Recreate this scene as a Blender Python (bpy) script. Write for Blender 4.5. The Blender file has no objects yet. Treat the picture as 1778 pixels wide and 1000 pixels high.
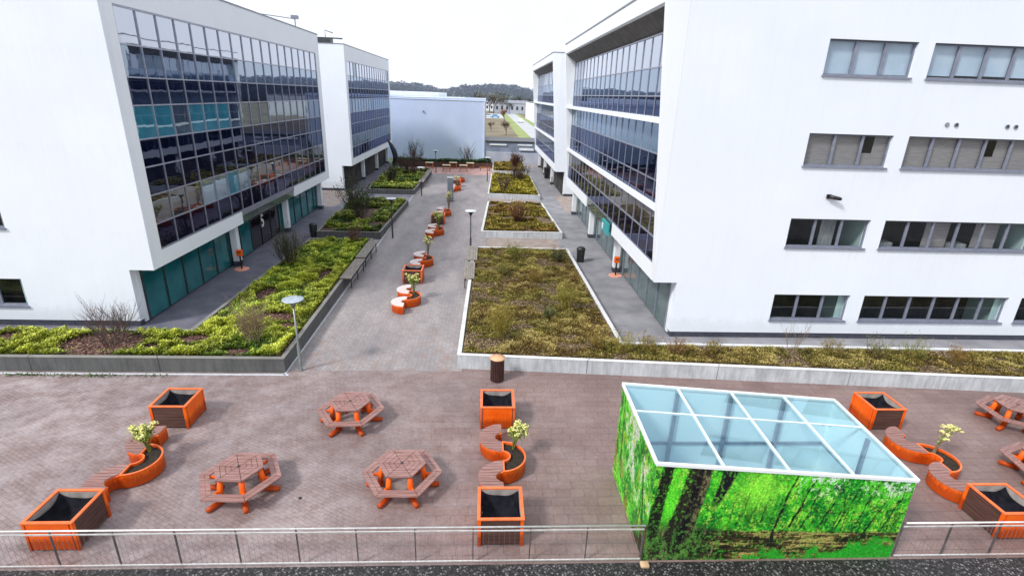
import bpy, math, random
import numpy as np
from mathutils import Vector, Matrix

random.seed(7)
RNG = np.random.default_rng(11)
scene = bpy.context.scene
COL = scene.collection
PI = math.pi

# ------------------------------------------------------------------ materials
def new_mat(name):
    m = bpy.data.materials.new(name); m.use_nodes = True
    nt = m.node_tree
    b = nt.nodes['Principled BSDF']
    return m, nt, b

def node(nt, t, **kw):
    n = nt.nodes.new(t)
    for k, v in kw.items():
        setattr(n, k, v)
    return n

def rgba(c): return (c[0], c[1], c[2], 1.0)

def ramp(nt, fac, stops):
    r = node(nt, 'ShaderNodeValToRGB')
    e = r.color_ramp.elements
    while len(e) > 1: e.remove(e[-1])
    e[0].position = stops[0][0]; e[0].color = rgba(stops[0][1])
    for p, c in stops[1:]:
        x = e.new(p); x.color = rgba(c)
    nt.links.new(fac, r.inputs[0])
    return r.outputs[0]

def coords(nt, kind='Object', scale=(1, 1, 1), rot=(0, 0, 0)):
    tc = node(nt, 'ShaderNodeTexCoord'); mp = node(nt, 'ShaderNodeMapping')
    mp.inputs['Scale'].default_value = scale; mp.inputs['Rotation'].default_value = rot
    nt.links.new(tc.outputs[kind], mp.inputs[0])
    return mp.outputs[0]

def noise(nt, vec, scale, detail=4, rough=.55, dist=0):
    n = node(nt, 'ShaderNodeTexNoise')
    n.inputs['Scale'].default_value = scale; n.inputs['Detail'].default_value = detail
    n.inputs['Roughness'].default_value = rough; n.inputs['Distortion'].default_value = dist
    if vec is not None: nt.links.new(vec, n.inputs['Vector'])
    return n.outputs['Fac']

def mixc(nt, fac, a, b, mode='MIX'):
    m = node(nt, 'ShaderNodeMix', data_type='RGBA', blend_type=mode)
    for sock, v in ((m.inputs[0], fac), (m.inputs[6], a), (m.inputs[7], b)):
        if hasattr(v, 'is_linked') or hasattr(v, 'links'): nt.links.new(v, sock)
        else: sock.default_value = v if not isinstance(v, tuple) else rgba(v)
    return m.outputs[2]

def bump(nt, b, h, strength=.3, dist=.02):
    bp = node(nt, 'ShaderNodeBump'); bp.inputs['Strength'].default_value = strength
    bp.inputs['Distance'].default_value = dist
    nt.links.new(h, bp.inputs['Height']); nt.links.new(bp.outputs[0], b.inputs['Normal'])

def mat_noise(name, c1, c2, scale=3, rough=.7, metal=0, bstr=.15, bscale=40, stretch=(1, 1, 1), lo=.35, hi=.65, kind='Object'):
    m, nt, b = new_mat(name)
    v = coords(nt, kind, stretch)
    f = noise(nt, v, scale, 6)
    c = ramp(nt, f, [(lo, c1), (hi, c2)])
    nt.links.new(c, b.inputs['Base Color'])
    b.inputs['Roughness'].default_value = rough; b.inputs['Metallic'].default_value = metal
    if bstr: bump(nt, b, noise(nt, v, bscale, 3), bstr)
    return m

def mat_attr(name, rough=.8, spec=.3, trans=0, nscale=0):
    m, nt, b = new_mat(name)
    a = node(nt, 'ShaderNodeAttribute', attribute_name='Col')
    out = a.outputs['Color']
    if nscale:
        v = coords(nt)
        f = noise(nt, v, nscale, 5, .65)
        out = mixc(nt, .75, out, ramp(nt, f, [(.35, (.4, .4, .4)), (.65, (1.5, 1.5, 1.5))]), 'MULTIPLY')
    nt.links.new(out, b.inputs['Base Color'])
    b.inputs['Roughness'].default_value = rough
    b.inputs['Specular IOR Level'].default_value = spec
    return m

def mat_paving():
    m, nt, b = new_mat('plaza pavers')
    v = coords(nt)
    br = node(nt, 'ShaderNodeTexBrick')
    br.inputs['Scale'].default_value = 1
    br.inputs['Brick Width'].default_value = .62; br.inputs['Row Height'].default_value = .31
    br.inputs['Mortar Size'].default_value = .011; br.inputs['Mortar Smooth'].default_value = .4
    br.inputs['Color1'].default_value = rgba((.200, .134, .120)); br.inputs['Color2'].default_value = rgba((.240, .168, .152))
    br.inputs['Mortar'].default_value = rgba((.125, .088, .082))
    br.offset = .5; br.squash = .6; br.squash_frequency = 3
    nt.links.new(v, br.inputs['Vector'])
    br2 = node(nt, 'ShaderNodeTexBrick')
    br2.inputs['Scale'].default_value = 1
    br2.inputs['Brick Width'].default_value = .21; br2.inputs['Row Height'].default_value = .105
    br2.inputs['Mortar Size'].default_value = .007
    br2.inputs['Color1'].default_value = rgba((.222, .168, .158)); br2.inputs['Color2'].default_value = rgba((.272, .210, .200))
    br2.inputs['Mortar'].default_value = rgba((.15, .10, .095))
    v2 = coords(nt, 'Object', (1, 1, 1), (0, 0, .5))
    nt.links.new(v2, br2.inputs['Vector'])
    # big slabs show on the right, worn fine pavers on the left
    sx = node(nt, 'ShaderNodeSeparateXYZ'); nt.links.new(v, sx.inputs[0])
    mr = node(nt, 'ShaderNodeMapRange'); nt.links.new(sx.outputs[0], mr.inputs[0])
    mr.inputs[1].default_value = -4.5; mr.inputs[2].default_value = -.5
    ad = node(nt, 'ShaderNodeMath', operation='ADD'); ad.use_clamp = True
    n0 = noise(nt, v, .5, 4)
    sb = node(nt, 'ShaderNodeMath', operation='MULTIPLY_ADD'); nt.links.new(n0, sb.inputs[0]); sb.inputs[1].default_value = 2.; sb.inputs[2].default_value = -1.
    nt.links.new(mr.outputs[0], ad.inputs[0]); nt.links.new(sb.outputs[0], ad.inputs[1])
    c = mixc(nt, ad.outputs[0], br2.outputs['Color'], br.outputs['Color'])
    # pale streaks, wear plus painted wet sheen, stronger towards the left
    st = coords(nt, 'Object', (.8, 1.1, 1), (0, 0, -.6))
    f = noise(nt, st, 1.1, 12, .78, .2)
    pale = ramp(nt, f, [(.42, (0, 0, 0)), (.64, (.8, .8, .8))])
    mr2 = node(nt, 'ShaderNodeMapRange'); nt.links.new(sx.outputs[0], mr2.inputs[0])
    mr2.inputs[1].default_value = -12; mr2.inputs[2].default_value = 5
    mr2.inputs[3].default_value = .85; mr2.inputs[4].default_value = .12
    mu = node(nt, 'ShaderNodeMath', operation='MULTIPLY'); nt.links.new(pale, mu.inputs[0]); nt.links.new(mr2.outputs[0], mu.inputs[1])
    c = mixc(nt, mu.outputs[0], c, (.44, .40, .41))
    f2 = noise(nt, v, .35, 5, .6)
    c = mixc(nt, .8, c, ramp(nt, f2, [(.3, (.70, .68, .70)), (.7, (1.2, 1.2, 1.2))]), 'MULTIPLY')
    f3 = noise(nt, v, 9, 8, .8)
    c = mixc(nt, .8, c, ramp(nt, f3, [(.32, (.74, .72, .73)), (.68, (1.24, 1.24, 1.24))]), 'MULTIPLY')
    nt.links.new(c, b.inputs['Base Color'])
    b.inputs['Roughness'].default_value = .55
    bump(nt, b, br.outputs['Fac'], -.25, .01)
    return m

def mat_path():
    m, nt, b = new_mat('path bricks')
    v = coords(nt)
    v45 = coords(nt, 'Object', (1, 1, 1), (0, 0, PI / 4))
    br = node(nt, 'ShaderNodeTexBrick')
    br.inputs['Scale'].default_value = 1
    br.inputs['Brick Width'].default_value = .24; br.inputs['Row Height'].default_value = .12
    br.inputs['Mortar Size'].default_value = .01
    br.inputs['Color1'].default_value = rgba((.325, .30, .295)); br.inputs['Color2'].default_value = rgba((.395, .365, .36))
    br.inputs['Mortar'].default_value = rgba((.22, .205, .21))
    nt.links.new(v45, br.inputs['Vector'])
    c = br.outputs['Color']
    f = noise(nt, coords(nt, 'Object', (1, .35, 1)), .8, 7, .65)
    c = mixc(nt, .85, c, ramp(nt, f, [(.32, (.60, .60, .64)), (.68, (1.10, 1.07, 1.07))]), 'MULTIPLY')
    f3 = noise(nt, v, 1.6, 7, .7)
    red = ramp(nt, f3, [(.50, (0, 0, 0)), (.64, (.75, .75, .75))])
    # earth red stains only where the path meets the plaza
    sx = node(nt, 'ShaderNodeSeparateXYZ'); nt.links.new(v, sx.inputs[0])
    mr = node(nt, 'ShaderNodeMapRange'); nt.links.new(sx.outputs[1], mr.inputs[0])
    mr.inputs[1].default_value = 25; mr.inputs[2].default_value = 18.5
    mu = node(nt, 'ShaderNodeMath', operation='MULTIPLY'); nt.links.new(red, mu.inputs[0]); nt.links.new(mr.outputs[0], mu.inputs[1])
    c = mixc(nt, mu.outputs[0], c, (.27, .185, .155))
    f4 = noise(nt, v, 22, 4, .7)
    c = mixc(nt, .6, c, ramp(nt, f4, [(.3, (.7, .7, .7)), (.7, (1.3, 1.3, 1.3))]), 'MULTIPLY')
    nt.links.new(c, b.inputs['Base Color']); b.inputs['Roughness'].default_value = .6
    bump(nt, b, br.outputs['Fac'], -.2, .01)
    return m

def mat_wall(name, base, dirt=.06):
    m, nt, b = new_mat(name)
    v = coords(nt)
    f = noise(nt, v, .35, 5, .6)
    lo = tuple(x * (1 - dirt) for x in base)
    c = ramp(nt, f, [(.3, lo), (.7, base)])
    vs = coords(nt, 'Object', (6, 6, .35))
    f2 = noise(nt, vs, 1.0, 5, .6)
    c = mixc(nt, .5, c, ramp(nt, f2, [(.3, (.965, .965, .97)), (.55, (1, 1, 1))]), 'MULTIPLY')
    g = node(nt, 'ShaderNodeNewGeometry'); sx = node(nt, 'ShaderNodeSeparateXYZ'); nt.links.new(g.outputs['Position'], sx.inputs[0])
    nb = noise(nt, coords(nt, 'Object', (1.5, 1.5, 1.5)), 1.4, 6, .7)
    zz = node(nt, 'ShaderNodeMath', operation='MULTIPLY_ADD'); nt.links.new(nb, zz.inputs[0]); zz.inputs[1].default_value = -1.3; nt.links.new(sx.outputs[2], zz.inputs[2])
    c = mixc(nt, 1.0, c, ramp(nt, zz.outputs[0], [(0, (.91, .91, .90)), (.35, (1, 1, 1))]), 'MULTIPLY')
    # rain streaks starting at the sill lines, only where the windows are
    fr_ = node(nt, 'ShaderNodeMath', operation='MULTIPLY_ADD'); nt.links.new(sx.outputs[2], fr_.inputs[0]); fr_.inputs[1].default_value = -1 / 3.42; fr_.inputs[2].default_value = 10 + .86 / 3.42
    fc = node(nt, 'ShaderNodeMath', operation='FRACT'); nt.links.new(fr_.outputs[0], fc.inputs[0])
    dr = ramp(nt, fc.outputs[0], [(0, (1, 1, 1)), (.30, (0, 0, 0))])
    st = ramp(nt, noise(nt, coords(nt, 'Object', (5, 5, .15)), 2.0, 4, .7), [(.5, (0, 0, 0)), (.66, (1, 1, 1))])
    ax = node(nt, 'ShaderNodeMath', operation='ABSOLUTE'); nt.links.new(sx.outputs[0], ax.inputs[0])
    gx = node(nt, 'ShaderNodeMath', operation='GREATER_THAN'); nt.links.new(ax.outputs[0], gx.inputs[0]); gx.inputs[1].default_value = 12.9
    m1 = mixc(nt, 1.0, dr, st, 'MULTIPLY'); m2 = node(nt, 'ShaderNodeMath', operation='MULTIPLY'); nt.links.new(m1, m2.inputs[0]); nt.links.new(gx.outputs[0], m2.inputs[1])
    m3 = node(nt, 'ShaderNodeMath', operation='MULTIPLY'); nt.links.new(m2.outputs[0], m3.inputs[0]); m3.inputs[1].default_value = .10
    c = mixc(nt, m3.outputs[0], c, (.35, .36, .37))
    nt.links.new(c, b.inputs['Base Color']); b.inputs['Roughness'].default_value = .75
    b.inputs['Specular IOR Level'].default_value = .25
    bump(nt, b, noise(nt, v, 90, 2), .08, .01)
    return m

def mat_glass_opaque(name, base, refl, tint=(.85, .9, 1.0), wav=.0022, base2=None, vscale=1.0):
    """coated curtain-wall pane: dark body with a strong slightly wavy reflection"""
    m, nt, b = new_mat(name)
    nt.nodes.remove(b)
    out = nt.nodes['Material Output']
    d = node(nt, 'ShaderNodeBsdfDiffuse'); g = node(nt, 'ShaderNodeBsdfGlossy'); mx = node(nt, 'ShaderNodeMixShader')
    v = coords(nt)
    if base2:
        f = noise(nt, v, vscale, 3, .6)
        nt.links.new(ramp(nt, f, [(.4, base), (.6, base2)]), d.inputs[0])
    else:
        d.inputs[0].default_value = rgba(base)
    g.inputs[0].default_value = rgba(tint); g.inputs['Roughness'].default_value = .015
    n = noise(nt, v, .9, 2)
    bp = node(nt, 'ShaderNodeBump'); bp.inputs['Strength'].default_value = 1; bp.inputs['Distance'].default_value = wav
    nt.links.new(n, bp.inputs['Height']); nt.links.new(bp.outputs[0], g.inputs['Normal'])
    fr = node(nt, 'ShaderNodeFresnel'); fr.inputs[0].default_value = 1.5
    ma = node(nt, 'ShaderNodeMath', operation='ADD'); ma.use_clamp = True
    nt.links.new(fr.outputs[0], ma.inputs[0]); ma.inputs[1].default_value = refl
    nt.links.new(ma.outputs[0], mx.inputs[0]); nt.links.new(d.outputs[0], mx.inputs[1]); nt.links.new(g.outputs[0], mx.inputs[2])
    nt.links.new(mx.outputs[0], out.inputs[0])
    return m

def mat_glass_clear(name, tint, refl, gt=(.9, .95, 1)):
    m, nt, b = new_mat(name)
    nt.nodes.remove(b)
    out = nt.nodes['Material Output']
    t = node(nt, 'ShaderNodeBsdfTransparent'); g = node(nt, 'ShaderNodeBsdfGlossy'); mx = node(nt, 'ShaderNodeMixShader')
    t.inputs[0].default_value = rgba(tint); g.inputs[0].default_value = rgba(gt); g.inputs['Roughness'].default_value = .02
    lw = node(nt, 'ShaderNodeLayerWeight'); lw.inputs[0].default_value = .5
    pw = node(nt, 'ShaderNodeMath', operation='POWER'); nt.links.new(lw.outputs['Facing'], pw.inputs[0]); pw.inputs[1].default_value = 5
    ma = node(nt, 'ShaderNodeMath', operation='ADD'); ma.use_clamp = True
    nt.links.new(pw.outputs[0], ma.inputs[0]); ma.inputs[1].default_value = refl
    nt.links.new(ma.outputs[0], mx.inputs[0]); nt.links.new(t.outputs[0], mx.inputs[1]); nt.links.new(g.outputs[0], mx.inputs[2])
    nt.links.new(mx.outputs[0], out.inputs[0])
    return m

def mat_concrete(name, base, streak=.55):
    m, nt, b = new_mat(name)
    v = coords(nt)
    f = noise(nt, v, 1.2, 7, .65)
    c = ramp(nt, f, [(.3, tuple(x * .72 for x in base)), (.7, base)])
    vs = coords(nt, 'Object', (4, 4, .5))
    f2 = noise(nt, vs, 1.6, 6, .7)
    c = mixc(nt, streak, c, ramp(nt, f2, [(.38, (.55, .56, .58)), (.58, (1.05, 1.05, 1.05))]), 'MULTIPLY')
    f3 = noise(nt, v, 30, 4, .7)
    c = mixc(nt, .4, c, ramp(nt, f3, [(.35, (.75, .75, .75)), (.65, (1.15, 1.15, 1.15))]), 'MULTIPLY')
    nt.links.new(c, b.inputs['Base Color']); b.inputs['Roughness'].default_value = .85
    bump(nt, b, f3, .3, .01)
    return m

def mat_gravel():
    m, nt, b = new_mat('roof gravel')
    v = coords(nt)
    vo = node(nt, 'ShaderNodeTexVoronoi'); vo.inputs['Scale'].default_value = 26
    nt.links.new(v, vo.inputs['Vector'])
    w = node(nt, 'ShaderNodeTexWhiteNoise'); nt.links.new(vo.outputs['Color'], w.inputs['Vector'])
    c = ramp(nt, w.outputs['Value'], [(0, (.008, .008, .010)), (.6, (.035, .032, .036)), (.85, (.10, .095, .095)), (1, (.30, .28, .28))])
    c = mixc(nt, .8, c, ramp(nt, vo.outputs['Distance'], [(.1, (1.3, 1.3, 1.3)), (.6, (.3, .3, .3))]), 'MULTIPLY')
    nt.links.new(c, b.inputs['Base Color']); b.inputs['Roughness'].default_value = .6
    bump(nt, b, vo.outputs['Distance'], -.9, .04)
    return m

def mat_wood(name, c1, c2, rough=.5, axis=0):
    s = [14, 14, 14]; s[axis] = 1.2
    return mat_noise(name, c1, c2, 1.6, rough, 0, .2, 8, tuple(s), .3, .7)

M = {}
M['plaza'] = mat_paving()
M['path'] = mat_path()
M['asphalt_left'] = mat_noise('walk asphalt', (.105, .11, .15), (.165, .165, .20), 1.0, .6, 0, .3, 60)
M['asphalt_right'] = mat_noise('walk concrete', (.20, .20, .225), (.31, .305, .33), .8, .6, 0, .25, 50)
M['terrace'] = mat_noise('terrace pavers', (.40, .22, .20), (.60, .40, .37), 1.2, .7, 0, .1, 30)
M['cross'] = mat_noise('cross path pavers', (.28, .22, .19), (.38, .32, .29), 1.5, .7, 0, .2, 40)
M['gravel'] = mat_gravel()
M['wall'] = mat_wall('white render', (.815, .865, .935), .05)
M['wall_bright'] = mat_wall('white render trim', (.84, .88, .93), .03)
M['soffit'] = mat_noise('soffit with painted shade', (.10, .095, .09), (.16, .15, .145), 2, .8)  # dark tone paints the shade under the parapet
M['plinth'] = mat_noise('dark plinth', (.035, .04, .06), (.06, .065, .09), 4, .6)
M['metal_dark'] = mat_noise('dark metal', (.05, .055, .065), (.08, .085, .095), 5, .4, .5, .05)
M['metal_frame'] = mat_noise('grey window frame', (.21, .23, .30), (.27, .29, .36), 5, .45, .3, .04)
M['mullion'] = mat_noise('aluminium mullion', (.30, .32, .40), (.40, .42, .50), 5, .35, .5, .03)
M['coping'] = mat_noise('roof edge metal', (.22, .23, .26), (.30, .31, .34), 3, .5, .4, .05)
M['roof'] = mat_noise('flat roof felt', (.12, .12, .13), (.20, .20, .21), 1, .9)
M['glass_sky'] = mat_glass_opaque('coated glass', (.02, .025, .045), .50)
M['glass_sky2'] = mat_glass_opaque('coated glass lower pane', (.008, .014, .04), .34, (.72, .84, 1.0))
M['glass_win'] = mat_glass_opaque('vision glass', (.012, .022, .05), .16, (.8, .9, 1.0), .0025, (.06, .09, .11), .35)
M['glass_blind'] = mat_glass_opaque('glass over pale blinds', (.15, .22, .29), .20, (.8, .9, 1.0))
M['glass_teal'] = mat_glass_opaque('glass over teal blinds', (.025, .16, .24), .15, (.8, .92, 1.0), .0025, (.03, .20, .28), 1.5)
M['glass_warm'] = mat_glass_opaque('mottled dark glass', (.02, .022, .028), .12, (.9, .92, .95), .0025, (.055, .055, .05), 1.2)  # dark body with mottled grey tone under the reflection
M['spandrel'] = mat_glass_opaque('navy spandrel glass', (.003, .005, .018), .03, (.55, .63, .86), .0025)
M['spandrel2'] = mat_glass_opaque('dark purple spandrel glass', (.006, .005, .016), .02, (.6, .66, 1.0), .0025)
M['base_teal'] = mat_glass_opaque('teal ground floor glass', (.012, .12, .135), .05, (.8, .95, 1.0), .01, (.02, .17, .185), .6)
M['base_grey'] = mat_glass_opaque('grey green ground floor glass', (.07, .11, .11), .10, (.85, .95, .95), .01, (.12, .16, .16), .7)
M['door_dark'] = mat_glass_opaque('dark entrance glass', (.012, .006, .010), .05, (.8, .85, .9), .01)
M['fascia_glass'] = mat_glass_opaque('grey green fascia glass', (.10, .13, .13), .12, (.85, .95, .95), .01)
M['pane'] = mat_glass_clear('window pane', (.86, .90, .91), .05)
M['pane_roof'] = mat_glass_clear('skylight pane', (.80, .93, .94), .16, (.60, .85, 1))
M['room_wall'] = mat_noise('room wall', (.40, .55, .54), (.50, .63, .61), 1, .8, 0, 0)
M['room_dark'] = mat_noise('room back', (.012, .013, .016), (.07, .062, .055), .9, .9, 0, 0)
M['curtain'] = mat_noise('pale curtain', (.20, .21, .22), (.33, .33, .33), 2, .9, 0, .2, 20, (6, 6, 1))
M['curtain_sky'] = mat_noise('light roller blind', (.46, .56, .68), (.60, .69, .80), .7, .9, 0, 0)
M['curtain_beige'] = mat_noise('beige blind', (.27, .245, .25), (.36, .325, .32), 2, .9, 0, .2, 20, (1, 1, 12))
M['kerb_dark'] = mat_concrete('dark weathered concrete', (.125, .13, .13), .6)
M['kerb_top_dark'] = mat_concrete('kerb top grey', (.27, .27, .25), .2)
M['kerb_light'] = mat_concrete('pale concrete', (.62, .66, .70), .55)
M['kerb_top_light'] = mat_concrete('pale kerb top', (.78, .80, .81), .15)
M['drain'] = mat_noise('light drain channel', (.55, .60, .68), (.72, .76, .82), 6, .5)
M['joint'] = mat_noise('dark joint', (.03, .03, .035), (.05, .05, .05), 5, .9)
M['soil'] = mat_noise('bark mulch', (.035, .022, .018), (.17, .10, .08), 14, .95, 0, .8, 25)
M['soil_right'] = mat_noise('stony soil', (.07, .045, .025), (.26, .19, .13), 11, .95, 0, .8, 25)
M['soil_black'] = mat_noise('black soil', (.008, .006, .005), (.04, .03, .02), 18, .95, 0, .9, 30)
def mat_paint(name, c1, c2):
    m, nt, b = new_mat(name)
    v = coords(nt); f = noise(nt, v, 3, 5)
    c = ramp(nt, f, [(.35, c1), (.65, c2)])
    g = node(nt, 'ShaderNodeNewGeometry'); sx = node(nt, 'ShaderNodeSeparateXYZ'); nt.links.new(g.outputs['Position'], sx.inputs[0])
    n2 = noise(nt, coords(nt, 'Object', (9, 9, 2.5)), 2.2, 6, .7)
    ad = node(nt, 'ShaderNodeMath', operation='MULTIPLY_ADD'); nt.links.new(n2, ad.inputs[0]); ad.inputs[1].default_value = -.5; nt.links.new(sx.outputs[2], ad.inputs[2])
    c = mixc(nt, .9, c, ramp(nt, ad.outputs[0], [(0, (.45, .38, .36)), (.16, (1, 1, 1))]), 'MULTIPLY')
    n3 = noise(nt, v, 17, 6, .75)
    c = mixc(nt, ramp(nt, n3, [(.66, (0, 0, 0)), (.74, (.5, .5, .5))]), c, (.30, .13, .08))
    nt.links.new(c, b.inputs['Base Color'])
    nt.links.new(ramp(nt, f, [(.3, (.36, .36, .36)), (.7, (.6, .6, .6))]), b.inputs['Roughness'])
    b.inputs['Specular IOR Level'].default_value = .3
    bump(nt, b, noise(nt, v, 26, 3), .06, .01)
    return m
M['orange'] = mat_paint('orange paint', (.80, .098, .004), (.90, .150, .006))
M['orange_edge'] = mat_noise('orange edge', (.82, .15, .035), (.90, .21, .06), 4, .45, 0, .04, 30)
M['boards'] = mat_wood('reddish brown boards', (.055, .026, .021), (.12, .055, .042), .45)
M['boards_y'] = mat_wood('reddish brown boards along y', (.055, .026, .021), (.12, .055, .042), .45, 1)
M['seat_board'] = mat_wood('worn pinkish boards', (.19, .085, .07), (.40, .235, .215), .42)
M['seat_board_glare'] = mat_wood('boards with painted glare', (.66, .55, .53), (.82, .74, .72), .4)  # sky glare on the path seats painted into the board colour
M['liner'] = mat_noise('black liner cloth', (.004, .004, .008), (.014, .014, .022), 5, .8, 0, .4, 9); M['liner'].node_tree.nodes['Principled BSDF'].inputs['Specular IOR Level'].default_value = .15
M['liner_edge'] = mat_noise('grey felt', (.28, .26, .25), (.42, .38, .36), 5, .9)
M['lamp_light'] = mat_noise('galvanised steel', (.17, .20, .19), (.26, .29, .28), 5, .4, .6, .03)
M['lamp_dark'] = mat_noise('anthracite steel', (.025, .028, .035), (.045, .05, .06), 5, .45, .3, .03)
M['lamp_disc'] = mat_noise('white lamp disc', (.60, .66, .74), (.78, .82, .88), 9, .35, 0, .0)
M['rail'] = mat_noise('brushed rail', (.62, .60, .58), (.80, .78, .76), 6, .35, .5, .03)
M['rail_dark'] = mat_noise('rail post', (.10, .09, .09), (.16, .15, .15), 6, .45, .4, .03)
M['rail_bar'] = mat_noise('rail bars', (.26, .20, .19), (.34, .27, .26), 6, .5, .3, 0)
M['white_frame'] = mat_noise('white powder coat', (.78, .82, .83), (.85, .88, .88), 3, .35, 0, .02)
M['box_inner'] = mat_noise('light blue lining', (.72, .87, .93), (.82, .93, .96), 1, .55, 0, .02)
M['box_floor'] = mat_noise('grey floor', (.26, .32, .38), (.36, .42, .48), 2, .6, 0, .1)
M['bin_brown'] = mat_noise('dark brown slats', (.035, .014, .013), (.075, .030, .026), 6, .5)
M['bin_top'] = mat_noise('tan lid', (.62, .34, .18), (.74, .44, .26), 6, .6)
M['bin_dark'] = mat_noise('dark green bin', (.012, .018, .016), (.03, .036, .034), 6, .5)
M['salmon'] = mat_noise('salmon base', (.72, .30, .20), (.82, .38, .28), 5, .6)
M['wood_grey'] = mat_wood('weathered bench wood', (.19, .17, .145), (.36, .33, .29), .8, 1)
M['twig_dark'] = mat_noise('dark twigs', (.045, .028, .026), (.11, .07, .06), 9, .8, 0, 0)
M['twig_tan'] = mat_noise('tan twigs', (.17, .12, .075), (.30, .22, .14), 9, .8, 0, 0)
M['twig_red'] = mat_noise('reddish twigs', (.10, .04, .03), (.20, .09, .06), 9, .8, 0, 0)
M['twig_olive'] = mat_noise('olive stems', (.13, .11, .02), (.30, .24, .04), 9, .8, 0, 0)
M['leaf'] = mat_attr('leaf clumps', .5, .4)
M['leaf_dry'] = mat_attr('dry leaf clumps', .8, .2)
M['mural'] = mat_attr('forest print', .45, .35, 0, 22)
M['bloom'] = mat_noise('cream blossom', (.62, .58, .12), (.86, .82, .42), 20, .7, 0, .3, 60)
M['stem_green'] = mat_noise('green stems', (.10, .14, .03), (.24, .24, .06), 8, .7, 0, 0)
M['hall'] = mat_noise('hall cladding', (.52, .61, .83), (.56, .65, .86), .4, .7, 0, 0)
M['hall_roof'] = mat_noise('pale roof sheet', (.70, .76, .82), (.80, .85, .90), 1, .6)
M['far_wall'] = mat_noise('blue grey wall', (.15, .19, .26), (.24, .28, .36), .6, .8)
M['far_pale'] = mat_noise('lavender grey wall', (.38, .41, .50), (.48, .51, .60), .6, .8)
M['field'] = mat_noise('field', (.15, .125, .085), (.25, .215, .15), .08, 1, 0, .3, .5)  # field, verge and road paled, distance haze put into their colours
M['verge'] = mat_noise('green verge', (.20, .27, .09), (.34, .40, .15), .3, 1, 0, 0)
M['road'] = mat_noise('distant road', (.42, .44, .47), (.50, .52, .55), .2, .8, 0, 0)
M['hill'] = mat_noise('far ground', (.10, .12, .12), (.16, .18, .17), .02, 1, 0, 0)
M['wood_far'] = mat_attr('hazy wood', 1, 0)
def add_haze_glow(m, col, amt):
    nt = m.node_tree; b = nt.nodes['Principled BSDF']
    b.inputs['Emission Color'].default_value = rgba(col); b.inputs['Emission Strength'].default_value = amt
M['wood_haze_glow'] = mat_attr('woodland with haze glow', 1, 0)
add_haze_glow(M['wood_haze_glow'], (.20, .235, .30), .62)  # emission paints the distance haze, no mist is modelled
M['sculpture'] = mat_noise('dark bronze', (.012, .018, .035), (.035, .045, .07), 3, .4, .5, .2, 6)
M['totem'] = mat_noise('grey totem', (.17, .20, .24), (.24, .27, .31), 4, .5)
M['black'] = mat_noise('black plastic', (.01, .01, .012), (.025, .025, .03), 5, .4)
M['teal_sign'] = mat_noise('teal sign', (.03, .33, .35), (.05, .42, .44), 3, .4, 0, 0)
M['white_sign'] = mat_noise('white lettering', (.75, .78, .80), (.82, .84, .86), 3, .5, 0, 0)
M['table_top_far'] = mat_noise('pale yellow table top', (.74, .62, .36), (.84, .74, .50), 5, .5)
M['table_leg_far'] = mat_noise('orange brown legs', (.42, .14, .04), (.52, .20, .07), 5, .6)
M['timber_dark'] = mat_noise('dark timber', (.06, .028, .022), (.11, .05, .04), 3, .7, 0, .3, 6, (4, 1, 1))
M['car_white'] = mat_noise('white car paint', (.70, .74, .78), (.75, .79, .83), 3, .3, 0, 0)
M['car_blue'] = mat_noise('light blue car paint', (.22, .48, .75), (.26, .52, .80), 3, .3, 0, 0)
M['car_glass'] = mat_noise('dark car glass', (.02, .03, .04), (.03, .04, .05), 3, .1, 0, 0)
M['tyre'] = mat_noise('tyre', (.01, .01, .01), (.02, .02, .02), 3, .8, 0, 0)
M['stone_tan'] = mat_noise('tan stone', (.45, .30, .16), (.60, .44, .27), 8, .9, 0, .5)

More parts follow.
